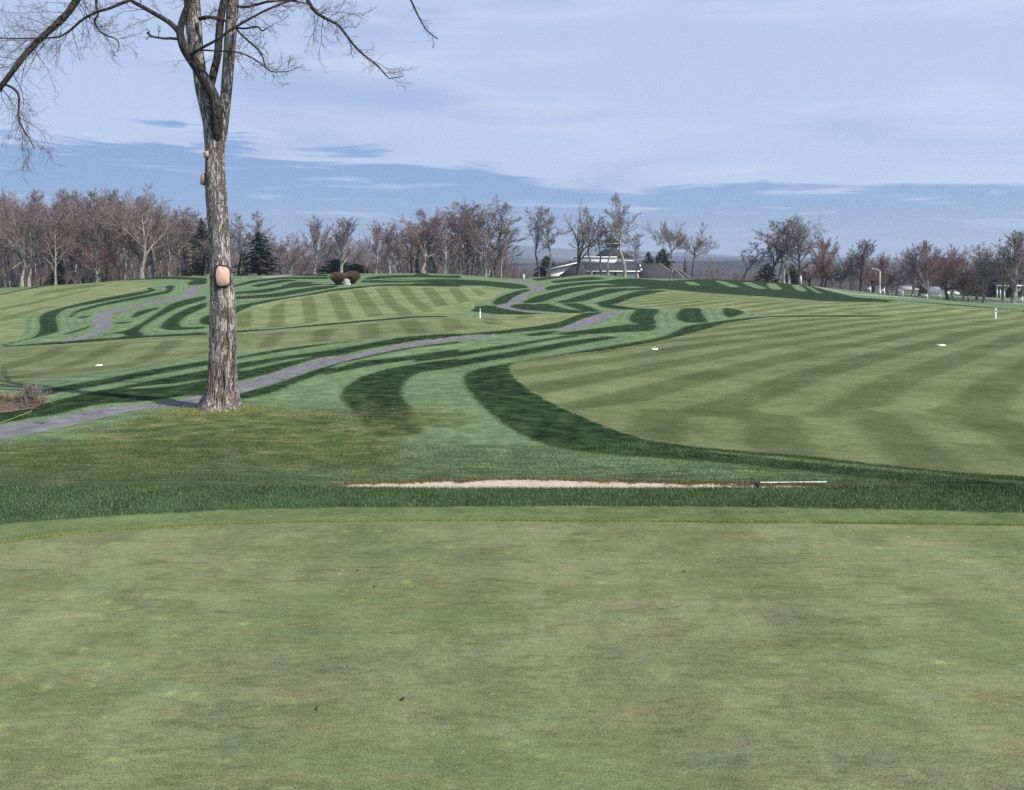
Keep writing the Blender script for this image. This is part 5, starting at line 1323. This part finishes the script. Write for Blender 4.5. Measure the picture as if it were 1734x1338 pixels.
part('wall', WHITE, shed, lambda m: m.box(gx_(1531), gx_(1555), GD, GD + 5, gz_(497), gz_(490)))
part('side_wall', WHITE, shed, lambda m: m.box(gx_(1548), gx_(1555), GD + .1, GD + 5, gz_(503), gz_(497)))
part('bay', INNER_SHADE, shed, lambda m: m.box(gx_(1532), gx_(1548), GD + .3, GD + 4.8, gz_(503), gz_(497)))  # solid dark box paints the shade of the open bay
part('roof', STONE, shed, lambda m: slab(m, [(gx_(1529), GD - .5, gz_(490.2)), (gx_(1557), GD - .5, gz_(490.2)), (gx_(1555), GD + 4, gz_(485)), (gx_(1531), GD + 4, gz_(485))]))
PD = 206.0
def qx(px): return (px - CX) / FPX * PD
def qz(py): return CAMZ - (py - HY) / FPX * PD
porch = empty('porch_house', (qx(1718), PD + 8, qz(508)), 'house with grey roof and white pillared porch at the right edge', 'house')
part('wall', BRICK, porch, lambda m: m.box(qx(1680), qx(1790), PD + 3, PD + 14, qz(514), qz(472)))
part('roof', SHINGLE_B, porch, lambda m: (slab(m, [(qx(1676), PD + 2.4, qz(474)), (qx(1796), PD + 2.4, qz(474)), (qx(1780), PD + 9, qz(445)), (qx(1696), PD + 9, qz(445))]), slab(m, [(qx(1676), PD + 15, qz(474)), (qx(1676), PD + 2.4, qz(474)), (qx(1696), PD + 9, qz(445)), (qx(1696), PD + 9.4, qz(445))])))
part('porch_roof', SHINGLE_B, porch, lambda m: slab(m, [(qx(1682), PD - .8, qz(483)), (qx(1752), PD - .8, qz(483)), (qx(1752), PD + 3, qz(477)), (qx(1684), PD + 3, qz(477))], .2))
part('fascia', TRIM, porch, lambda m: m.box(qx(1684), qx(1752), PD - .98, PD - .84, qz(485), qz(482.6)))
part('porch_shade', INNER_SHADE, porch, lambda m: m.box(qx(1684), qx(1752), PD + 2.5, PD + 2.95, qz(512), qz(485)))  # dark panel before the brick, shade of the porch interior put into colour
part('porch_floor', STONE, porch, lambda m: m.box(qx(1684), qx(1752), PD - .8, PD + 2.45, qz(514), qz(507)))
for px, w_ in [(1687, .8), (1692.5, .8), (1698.5, 1.5), (1720, .9), (1738, .9)]:
    part('column', TRIM, porch, lambda m: m.box(qx(px - w_), qx(px + w_), PD - .5, PD - .2, qz(507), qz(484)))

# ------------------------------------------------------------------ street lamp, letter boxes, course markers
METAL = simple_mat('lamp_metal', (.62, .60, .58), .45, .05, 3, .5)
PLASTIC = simple_mat('white_paint', (.68, .67, .63), .5, .03, 4)
GREENP = simple_mat('green_paint', (.22, .40, .24), .5, .05, 4)
REDP = simple_mat('red_paint', (.50, .10, .06), .5, .05, 4)
BLACK = simple_mat('black_plastic', (.015, .015, .016), .6, .1, 4)
YELLOW = simple_mat('yellow_rope', (.42, .42, .10), .7, .15, 20)
def at_ground(px, d):
    x = (px - CX) / FPX * d
    return (x, d, ground_z(x, d))
ld = on_crest(1490) + 3
g = at_ground(1490, ld); s_ = ld / FPX
lamp = empty('street_lamp', g, 'tall pale street lamp with curved arm among the road row trees', 'street lamp')
top_z = CAMZ - (459 - HY) * s_ - g[2]
mb = MB(); mb.tube([(0, 0, 0), (.0, 0, top_z * .5), (0.02, 0, top_z)], [.13, .11, .085], 10); mb.build('pole', METAL, lamp, True)
mb = MB(); mb.box(-.2, .2, -.2, .2, 0, .45); mb.build('base', METAL, lamp)
mb = MB(); mb.tube([(0, 0, top_z - .05), (-.35, 0, top_z + .22), (-.85, 0, top_z + .42), (-1.35, 0, top_z + .48)], [.075, .07, .065, .06], 8); mb.build('arm', METAL, lamp, True)
mb = MB(); mb.hexa([(-2.05, -.12, top_z + .38), (-1.3, -.15, top_z + .40), (-1.3, .15, top_z + .40), (-2.05, .12, top_z + .38), (-2.0, -.1, top_z + .48), (-1.3, -.13, top_z + .56), (-1.3, .13, top_z + .56), (-2.0, .1, top_z + .48)]); mb.build('lamp_head', METAL, lamp)
BX = [(1473.5, 'white letter box on a post left of the street lamp'), (1497, 'white letter box close to the foot of the street lamp'), (1528.5, 'white letter box with a shield in front of the white shelter'), (1570, 'low white letter box post beside the bright trunked tree'),
      (1592.5, 'white letter box at the left corner of the white garage'), (1642, 'white letter box with red flag right of the garage'), (1731, 'white letter box at the right edge before the porch')]
for k, (px, lb) in enumerate(BX):
    d = on_crest(px) + 2.2
    o = empty('letter_box', at_ground(px, d), lb, 'letter box', 'white letter boxes along the road')
    h = 1.15 if px != 1570 else .85
    mb = MB(); mb.box(-.11, .11, -.11, .11, -.1, h); mb.box(-.14, .14, -.14, .14, h + .002, h + .08); mb.build('post', PLASTIC, o)
    mb = MB()
    arc = [(-.18 + .0, .0)] + [(-.18 + .18 * (1 - math.cos(a)), .16 + .14 * math.sin(a)) for a in np.linspace(0, math.pi, 7)] + [(.18, 0)]
    arc = [(c[0] - .28, c[1] + h * .62) for c in arc]
    n_ = len(arc)
    V = [(x, -.3, z) for x, z in arc] + [(x, .25, z) for x, z in arc]
    mb.add(V, [(k_, (k_ + 1) % n_, n_ + (k_ + 1) % n_, n_ + k_) for k_ in range(n_)])
    mb.F3.append(np.array([(0, k_, k_ + 1) for k_ in range(1, n_ - 1)] + [(n_, n_ + k_ + 1, n_ + k_) for k_ in range(1, n_ - 1)]))
    mb.build('box', PLASTIC, o)
    if px == 1642:
        mb = MB(); mb.box(-.13, .13, -.15, .15, h + .082, h + .26); mb.build('flag', REDP, o)
# yardage posts
def post(px, base, top_, d, label, kind):
    g = at_ground(px, d)
    H = CAMZ - (top_ - HY) / FPX * d - g[2]
    w_ = {'plain': .13, 'band': .070, 'slim': .06}[kind]
    o = empty('marker_post', g, label, 'post', 'white marker posts on the course')
    if kind == 'plain':
        mb = MB(); mb.box(-w_, w_, -w_, w_, -.1, H * .94); mb.build('post', PLASTIC, o)
        mb = MB(); frustum(mb, -w_ * 1.08, w_ * 1.08, -.02, .02, -w_ * 1.08, w_ * 1.08, -.02, .02, H * .94 + .002, H); mb.build('cap', PLASTIC, o)
    else:
        mb = MB(); mb.tube([(0, 0, -.1), (0, 0, H * .66)], [w_, w_ * .9], 10); mb.build('post', PLASTIC, o, True)
        mb = MB(); mb.tube([(0, 0, H * .66 + .002), (0, 0, H * .76)], [w_ * .8, w_ * .8], 10); mb.build('band', GREENP if kind == 'slim' else BLACK, o, True)
        mb = MB(); mb.tube([(0, 0, H * .76 + .002), (0, 0, H)], [w_ * .95, w_ * .8], 10); mb.build('tip', PLASTIC if kind == 'band' else GREENP, o, True)
post(887, 476, 464, hit(887, 476)[1], 'plain white post standing beside the far cart path bend', 'plain')
post(1356, 477, 467, on_crest(1356) - 1, 'plain white post on the crest below the open clump of trees', 'plain')
post(813, 538, 522, hit(813, 538)[1], 'slim green and white post on the middle fairway', 'slim')
post(1686, 539.5, 522, hit(1686, 539.5)[1], 'white post with dark band on the right fairway', 'band')
def plate(px, py, w_, label):
    x, y = hit(px, py)
    W_ = w_ / FPX * y / 2
    o = link('yardage_plate', None, None)
    bpy.data.objects.remove(o)
    mb = MB()
    h_ = .055 * y / 36
    frustum(mb, -W_, W_, -W_ * .86, W_ * .86, -W_ * .9, W_ * .9, -W_ * .72, W_ * .72, -.05, h_)
    o = mb.build('yardage_plate', PLASTIC); o.location = (x, y, ground_z(x, y))
    o.rotation_euler = (RAD(-1.5), 0, RAD((px * 7) % 20 - 10))
    tag(o, label, 'yardage plate', 'white yardage plates in the fairways')
plate(1108, 592, 11.5, 'white yardage plate on the near fairway close to its curved left edge')
plate(1593, 585.5, 13, 'white yardage plate far right on the near fairway')
plate(167.5, 619.5, 10, 'white yardage plate on the left fairway behind the foreground tree')

# rake in the bunker edge
rd = hit(1340, 818.5)[1]
rs_ = rd / FPX
def rp(px, py): return np.array([(px - CX) * rs_, rd, CAMZ - (py - HY) * rs_])
zr = ground_z((1340 - CX) * rs_, rd)
rk = empty('bunker_rake', tuple(rp(1286, 817.5)), 'bunker rake with white handle and black head lying on the bunker edge', 'rake')
def rloc(p): return np.asarray(p) - np.array(rk.location)
mb = MB(); mb.tube([rloc(rp(1286, 817.3)), rloc(rp(1343, 816.8)), rloc(rp(1400, 816.2))], [.0105, .010, .0098], 10); mb.build('handle', PLASTIC, rk, True)
mb = MB(); mb.tube([rloc(rp(1399.6, 816.2)), rloc(rp(1401.2, 816.2))], [.0125, .0125], 8); mb.tube([rloc(rp(1282, 817.4)), rloc(rp(1287.5, 817.3))], [.014, .0135], 8); mb.build('grip', BLACK, rk, True)
mb = MB(); c0 = rloc(rp(1280, 817.6)); mb.box(c0[0] - .022, c0[0] + .022, c0[1] - .24, c0[1] + .24, c0[2] - .014, c0[2] + .012); mb.build('head', BLACK, rk)
for k in range(12):
    yy = c0[1] - .22 + k * .04
    mb = MB(); mb.hexa([(c0[0] - .010, yy - .007, c0[2] - .055), (c0[0] - .002, yy - .007, c0[2] - .055), (c0[0] - .002, yy + .001, c0[2] - .055), (c0[0] - .010, yy + .001, c0[2] - .055),
                        (c0[0] - .012, yy - .009, c0[2] - .0145), (c0[0] + .006, yy - .009, c0[2] - .0145), (c0[0] + .006, yy + .004, c0[2] - .0145), (c0[0] - .012, yy + .004, c0[2] - .0145)]); mb.build('tine', BLACK, rk)

# ------------------------------------------------------------------ rock and twin bushes, flower bed, rope
def dome_bush(px, base, top_, wpx, d, label, mat, seed):
    """clipped globe: a skin of short upright twigs on many stems"""
    rng = np.random.default_rng(seed)
    g = at_ground(px, d); H = CAMZ - (top_ - HY) / FPX * d - g[2]; W_ = wpx / FPX * d / 2
    o = empty('clipped_bush', g, label, 'bush', 'clipped brown bushes on the crest')
    n = 420
    a = rng.uniform(0, 2 * math.pi, n); u = rng.uniform(0, 1, n) ** .6
    hh = H * np.sqrt(np.clip(1 - (u * .93) ** 2, 0, 1)) * rng.uniform(.93, 1.02, n)
    rr = W_ * u * 1.0
    tip = np.stack([np.cos(a) * rr, np.sin(a) * rr, .35 * H + hh * .64], 1)
    base_ = np.stack([np.cos(a) * rr * .25, np.sin(a) * rr * .25, np.zeros(n)], 1)
    P = base_[:, None] * (1 - np.linspace(0, 1, 5))[None, :, None] ** 1.4 + tip[:, None] * (1 - (1 - np.linspace(0, 1, 5)) ** 1.4)[None, :, None]
    R = np.linspace(.02, .010, 5)[None] * np.ones((n, 1))
    V, F = tubes(P, R, 3)
    link('stem', np_mesh('stem', V, F), TRUNK_DARK, o)['kind'] = 'stuff'
    P1, R1, l1 = grow(rng, P, R, 16, .35, 1, .30, .7, 3, .05, .2, .7, .011, .7, .2)
    V, F = tubes(P1, R1, 3)
    link('twigs', np_mesh('twigs', V, F), mat, o)['kind'] = 'stuff'
HEDGE = bark_mat('hedge_twigs', (.13, .085, .062), (.235, .155, .115), 1.0)
bd = hit(577, 482)[1]
dome_bush(573, 482, 461.5, 30, bd, 'left one of two clipped brown bushes, in front of a pale trunk', HEDGE, 3)
dome_bush(597, 480, 459.5, 28, bd + 1.2, 'right one of two clipped brown bushes, beside the rock', HEDGE, 4)
def boulder(px, py, wpx, hpx, label):
    x, y = hit(px, py)
    s = y / FPX
    rng = np.random.default_rng(8)
    K, S = 14, 7
    V = []
    for i in range(S):
        th = i / (S - 1) * math.pi / 2
        for k in range(K):
            a = k * 2 * math.pi / K
            r_ = (math.cos(th) * .92 + .05) * rng.uniform(.82, 1.1)
            V.append((math.cos(a) * r_ * wpx * s / 2 + th * .18 * wpx * s * -.3, math.sin(a) * r_ * wpx * s * .4, math.sin(th) * hpx * s * rng.uniform(.88, 1.05) - .06))
    F = [(i * K + k, i * K + (k + 1) % K, (i + 1) * K + (k + 1) % K, (i + 1) * K + k) for i in range(S - 1) for k in range(K)]
    o = link('boulder', np_mesh('boulder', np.array(V), np.array(F)), simple_mat('grey_rock', (.36, .33, .30), .9, .35, 3, .2, .5, 9))
    o.location = (x, y - .3, ground_z(x, y))
    tag(o, label, 'boulder')
boulder(588.5, 482.5, 14, 11.5, 'pale grey boulder leaning between the two clipped bushes')
# the planted bed at the left edge
bx, by = hit(30, 700)
MULCH = simple_mat('bed_mulch', (.115, .080, .058), .95, .4, 14, .1, .6, 40)
bed_line = [hit(px, py) for px, py in [(-60, 706), (0, 701), (30, 697), (60, 692), (78, 682), (70, 679), (40, 678), (0, 680), (-60, 684)]]
bp = chaikin(chaikin(np.array(bed_line)))
bc = bp.mean(axis=0)
V = [(x, y, ground_z(x, y) + .015) for x, y in bp] + [(bc[0] + (x - bc[0]) * .6, bc[1] + (y - bc[1]) * .6, ground_z(x, y) + .10) for x, y in bp] + [(bc[0], bc[1], ground_z(*bc) + .13)]
K = len(bp)
me = np_mesh('flower_bed', np.array(V), [np.array([(k, (k + 1) % K, K + (k + 1) % K, K + k) for k in range(K)]), np.array([(2 * K, K + k, K + (k + 1) % K) for k in range(K)])], True)
tag(link('flower_bed', me, MULCH), kind='structure')
BEDRED = bark_mat('bed_red', (.16, .035, .035), (.30, .09, .075), 6); BEDGREY = bark_mat('bed_grey', (.16, .13, .12), (.34, .29, .26), 5); BEDTAN = bark_mat('bed_tan', (.30, .24, .15), (.50, .42, .28), 6); BEDGRN = bark_mat('bed_green', (.07, .10, .04), (.14, .18, .07), 6)
def bed_plant(px, py, hpx, wpx, mat, label, seed, n=70, name='bed_shrub', lean=.6, group=None):
    rng = np.random.default_rng(seed)
    x, y = hit(px, py); s = y / FPX
    o = empty(name, (x, y, ground_z(x, y) + .03), label, 'shrub', group)
    P0 = np.array([[[0, 0, -.05], [0, 0, .03], [0, 0, hpx * s * .12]]]); R0 = np.full((1, 3), .012)
    P1, R1, l1 = grow(rng, P0, R0, n, .2, 1, hpx * s * 1.1, lean, 6, .05, .1, .6, .006, .5, 0, .45)
    P1[..., 0] *= wpx / hpx / 1.3; P1[..., 1] *= wpx / hpx / 1.5
    link('stem', np_mesh('stem', *tubes(P1, R1, 3)), mat, o)['kind'] = 'stuff'
    P2, R2, l2 = grow(rng, P1, R1, 9, .3, 1, l1 * .28, .7, 3, .03, .2, .7, .005, .6)
    link('twigs', np_mesh('twigs', *tubes(P2, R2, 3)), mat, o)['kind'] = 'stuff'
bed_plant(52, 688, 28, 44, BEDGREY, 'grey twiggy dried shrub at the right end of the flower bed', 1, 120)
bed_plant(34, 684, 15, 22, BEDRED, 'dark red dried plant in front of the grey shrub', 2, 80)
bed_plant(44, 693, 14, 26, TW_PURP, 'low purple brown shrub spilling to the front of the bed', 3, 80)
bed_plant(8, 689, 12, 34, BEDGRN, 'low green plant at the left of the flower bed', 4, 80)
bed_plant(4, 683, 14, 24, BEDRED, 'brownish red plant at the very left of the bed', 5, 60)
bed_plant(72, 684, 9, 18, BEDTAN, 'straw coloured tuft at the right tip of the bed', 6, 60)
bed_plant(15, 679, 13, 8, BEDTAN, 'pale upright dry grass tuft behind the red plants', 7, 24, lean=.12)
bed_plant(6, 682, 17, 6, BEDTAN, 'tallest pale dry stalks at the left of the bed', 8, 14, lean=.08)
sx_, sy_ = hit(54.5, 704)
sp = empty('rope_stake', (sx_, sy_, ground_z(sx_, sy_)), 'short black stake holding the yellow rope beside the path', 'stake')
sH = 9.5 / FPX * sy_
mb = MB(); mb.tube([(0, 0, -.06), (0, 0, sH)], [.015, .014], 8); mb.build('stake', BLACK, sp, True)
mb = MB(); mb.tube([(0, 0, sH + .001), (0, 0, sH + .02)], [.019, .012], 8); mb.build('cap', BLACK, sp, True)
x2, y2 = hit(-60, 738)
e0 = np.array([sx_, sy_, ground_z(sx_, sy_) + sH * .9]); e1 = np.array([x2, y2, ground_z(x2, y2) + .10])
tt = np.linspace(0, 1, 14)[:, None]
Pr = e0 * (1 - tt) + e1 * tt; Pr[:, 2] -= .05 * np.sin(tt[:, 0] * math.pi)
mb = MB(); mb.tube(Pr, np.full(14, .0045), 6); o = mb.build('rope', YELLOW, None, True)
tag(o, 'thin yellow rope strung from the black stake to the left along the path', 'rope')

# ------------------------------------------------------------------ grass blades, litter, leaves
def blades(name, n, xf, hmin, hmax, w_, mat, keep=None, seed=1, lean=.5):
    rng = np.random.default_rng(seed)
    x, y = xf(rng, n)
    if keep is not None:
        k = keep(x, y); x, y = x[k], y[k]
    n = len(x)
    zc = interp_ground(x, y)
    h = rng.uniform(hmin, hmax, n); a = rng.uniform(0, 6.283, n); l = rng.uniform(.1, lean, n) * h
    dx, dy = np.cos(a) * w_ / 2, np.sin(a) * w_ / 2
    b = rng.uniform(0, 6.283, n)
    V = np.stack([np.stack([x - dx, y - dy, zc - .004], 1), np.stack([x + dx, y + dy, zc - .004], 1), np.stack([x + np.cos(b) * l, y + np.sin(b) * l, zc + h], 1)], 1).reshape(-1, 3)
    me = np_mesh(name, V, np.arange(3 * n).reshape(-1, 3))
    return tag(link(name, me, mat), kind='stuff')
def interp_ground(x, y):
    c = np.clip(np.interp(CX + FPX * x / y, pxs, np.arange(NC)), 0, NC - 1.001); r_ = np.clip(np.interp(y, ys, np.arange(NR)), 0, NR - 1.001)
    i, j = r_.astype(int), c.astype(int); fi, fj = r_ - i, c - j
    Zq = GZf.reshape(NR, NC)
    return Zq[i, j] * (1 - fi) * (1 - fj) + Zq[i + 1, j] * fi * (1 - fj) + Zq[i, j + 1] * (1 - fi) * fj + Zq[i + 1, j + 1] * fi * fj
def interp_attr(a, x, y):
    c = np.clip(np.interp(CX + FPX * x / y, pxs, np.arange(NC)), 0, NC - 1.001); r_ = np.clip(np.interp(y, ys, np.arange(NR)), 0, NR - 1.001)
    return a.reshape(NR, NC)[np.round(r_).astype(int), np.round(c).astype(int)]
def blade_mat(name, a, b, c):
    m = bpy.data.materials.new(name); m.use_nodes = True
    t = NT(m.node_tree)
    P = t.n('ShaderNodeNewGeometry').outputs['Position']
    rnd = t.n('ShaderNodeNewGeometry').outputs['Random Per Island']
    c1 = t.mix(t.ss(t.noise(P, 1.6, 4.0, .6), .35, .68), a, b)
    c1 = t.mix(t.ss(rnd, .60, .95), c1, c)
    bs = t.n('ShaderNodeBsdfPrincipled', {'Base Color': c1, 'Roughness': .75, 'Specular IOR Level': .15})
    t.n('ShaderNodeOutputMaterial', {0: bs.outputs[0]})
    return m
G_ROUGH = blade_mat('rough_blades', (.028, .064, .021), (.074, .134, .050), (.190, .265, .125))
G_MID = blade_mat('bank_blades', (.058, .100, .036), (.100, .150, .060), (.135, .150, .068))
G_EDGE = blade_mat('edge_blades', (.180, .225, .050), (.240, .280, .070), (.280, .300, .110))
G_DRY = blade_mat('rim_blades', (.120, .098, .042), (.190, .155, .070), (.270, .225, .120))
def strip(y0, y1, extra=1.02):
    def f(rng, n):
        y = rng.uniform(y0, y1, n); px = rng.uniform(-60, 1800, n)
        return (px - CX) / FPX * y * extra, y
    return f
not_sand = lambda x, y: (interp_attr(sd_sand, x, y) < -.03) & (interp_attr(sd_col, x, y) < 0)
blades('rough_grass', 110000, strip(10.2, 11.95), .014, .050, .0065, G_ROUGH, not_sand, 1)
blades('bank_grass', 110000, strip(12.6, 16.5), .02, .045, .0075, G_MID, lambda x, y: not_sand(x, y) & (interp_attr(sd_dark, x, y) < .1) & (interp_attr(sd_fair, x, y) < -.05), 2)
blades('dark_bank_grass', 60000, strip(12.6, 17.0), .02, .045, .0075, G_ROUGH, lambda x, y: not_sand(x, y) & (interp_attr(sd_dark, x, y) > 0) & (interp_attr(sd_fair, x, y) < -.05), 3)
def along_edge(rng, n):
    px = rng.uniform(-60, 1800, n); y = np.interp(px, pxs, ge) + np.abs(rng.normal(0, .040, n)) + .004
    return (px - CX) / FPX * y, y
clump = lambda x, y: (np.sin(x * 3.1 + 1) + np.sin(x * 7.3) + np.sin(x * 13.7 + 2) + np.random.default_rng(4).normal(0, 1.2, len(x))) > -1.5
blades('edge_grass', 26000, along_edge, .008, .024, .006, G_EDGE, clump, 5)
def along_sand(rng, n):
    px = rng.uniform(560, 1440, n); tpx = np.interp(px, [p[0] for p in SAND], [p[1] for p in SAND])
    xs_ = np.array([p[0] for p in SAND]); hy = np.array([hit(p[0], p[1], 12.3)[1] for p in SAND])
    y = np.interp(px, xs_, hy) + rng.normal(.04, .045, n) - .05 * np.maximum(0, np.sin(px * .05) + np.sin(px * .13 + 1) - .4)
    return (px - CX) / FPX * y, y
blades('rim_grass', 14000, along_sand, .015, .045, .008, G_DRY, None, 6, .8)
blades('trunk_grass', 5000, lambda rng, n: (root_xy[0] + rng.normal(.1, .55, n), root_xy[1] + rng.normal(-.25, .35, n)), .02, .07, .008, G_EDGE, None, 7)
blades('dry_blades', 5000, strip(10.2, 16.0), .015, .045, .0065, G_DRY, not_sand, 9, .9)
# straw and leaf litter on the worn ground round the trunk
rng = np.random.default_rng(12)
n = 5200
lx = root_xy[0] + rng.normal(.5, 2.2, n); ly = root_xy[1] - .4 + rng.normal(-.6, 1.1, n)
pk = (np.sin(lx * 1.9 + ly * 3.1) + np.sin(lx * 4.3 - ly * 2.2 + 1) + rng.normal(0, .7, n)) > .35
lx, ly = lx[pk], ly[pk]; n = len(lx)
kp = (ly > 15.5) & (interp_attr(sd_path, lx, ly) < -.1); lx, ly = lx[kp], ly[kp]; n = len(lx)
lz = interp_ground(lx, ly) + .012
a = rng.uniform(0, 6.28, n); s = rng.uniform(.010, .026, n); u_ = np.stack([np.cos(a), np.sin(a), rng.normal(0, .35, n)], 1) * s[:, None]; v_ = np.stack([-np.sin(a), np.cos(a), rng.normal(0, .35, n)], 1) * s[:, None] * .32
c = np.stack([lx, ly, lz], 1)
V = np.stack([c - u_, c + v_, c + u_, c - v_], 1).reshape(-1, 3)
tag(link('leaf_litter', np_mesh('leaf_litter', V, np.arange(4 * n).reshape(-1, 4)), blade_mat('litter', (.16, .115, .055), (.24, .18, .095), (.33, .26, .15))), kind='stuff')
LEAF = simple_mat('dead_leaf', (.035, .026, .020), .8, .3, 30)
for px, py, sz, lb in [(606, 968, .020, 'tiny dark leaf lying on the green farthest from the camera at left'), (634, 995, .022, 'small dark leaf on the green left of centre'), (681, 1186, .030, 'dark curled leaf low on the green at centre left'),
                       (536, 1202, .024, 'dark leaf lying lowest and leftmost on the green'), (1159, 970, .020, 'tiny dark leaf on the green right of centre')]:
    x, y = (px - CX) / FPX * (CAMZ * FPX / (py - HY)), CAMZ * FPX / (py - HY)
    rng = np.random.default_rng(int(px))
    K = 10
    V = [(0, 0, .006)]
    for ring, (f_, z_) in enumerate([(.55, .012), (1.0, .004)]):
        for k in range(K):
            a = k * 2 * math.pi / K
            r_ = sz * .7 * f_ * (1 + .35 * math.cos(a * 5) * (ring == 1)) * rng.uniform(.85, 1.1)
            V.append((math.cos(a) * r_, math.sin(a) * r_ * .6, z_ + .012 * math.cos(a) ** 2 * f_))
    F3 = [(0, 1 + k, 1 + (k + 1) % K) for k in range(K)]
    F4 = [(1 + k, K + 1 + k, K + 1 + (k + 1) % K, 1 + (k + 1) % K) for k in range(K)]
    o = link('fallen_leaf', np_mesh('fallen_leaf', np.array(V), [np.array(F3), np.array(F4)]), LEAF)
    o.location = (x, y, .002); o.rotation_euler = (0, 0, rng.uniform(0, 6))
    tag(o, lb, 'leaf', 'dead leaves on the green')

# ------------------------------------------------------------------ far hills and the air
def ridge(name, y0, prof, depth, base, mat, seed, rough=1.0):
    """a range of hills: crest given as (px, py) seen from the course"""
    rng = np.random.default_rng(seed)
    px = np.linspace(-1500, 3300, 420)
    py = np.interp(px, [p[0] for p in prof], [p[1] for p in prof])
    ph = rng.uniform(0, 6.28, 8)
    py = py + rough * sum(np.sin(px * (.008 * 1.7 ** k) + ph[k]) * .9 / 1.35 ** k for k in range(8))
    rows = []
    for s, f in [(-1.0, 0.0), (-.62, .38), (-.3, .75), (-.1, .96), (0, 1.0), (.12, .93), (.5, .5), (1, 0)]:
        y = y0 + s * depth
        zc = CAMZ - (py - HY) / FPX * y0
        z = base + (zc - base) * f
        rows.append(np.stack([(px - CX) / FPX * y0, np.full_like(px, y) + depth * .1 * np.sin(px * .02 + s), z], 1))
    V = np.concatenate(rows); n_ = len(px)
    r_ = np.arange(len(rows) - 1)[:, None] * n_ + np.arange(n_ - 1)[None]
    F = np.stack([r_, r_ + 1, r_ + n_ + 1, r_ + n_], -1).reshape(-1, 4)
    tag(link(name, np_mesh(name, V, F, True), mat), kind='structure')
FOREST = simple_mat('far_forest', (.050, .047, .052), .95, .35, .012, .05, vec='Object')
ridge('hills', 1300, [(-1500, 446), (0, 446), (500, 447), (850, 447), (1100, 441), (1250, 442), (1400, 443), (1734, 443), (3300, 443)], 500, -48, FOREST, 1, .8)
ridge('hills', 2900, [(-1500, 438), (0, 438), (600, 436), (850, 436), (950, 438), (1150, 435), (1300, 439), (1734, 438), (3300, 438)], 900, -66, FOREST, 2, .9)
ridge('hills', 5200, [(-1500, 430), (500, 424), (760, 421), (870, 415), (900, 416), (960, 420), (1060, 424), (1250, 434), (1734, 437), (3300, 437)], 1400, -66, FOREST, 3, .7)
HAZE = True
if HAZE:
    m = bpy.data.materials.new('air'); m.use_nodes = True
    t = NT(m.node_tree)
    pv = t.n('ShaderNodeVolumePrincipled', {'Color': (.74, .86, 1.0, 1), 'Density': 0.00019, 'Anisotropy': 0.2})
    t.n('ShaderNodeOutputMaterial', {1: pv.outputs[0]})
    mb = MB(); mb.box(-13500, 13500, -60, 6900, -70, 130)
    tag(mb.build('haze', m), kind='stuff')
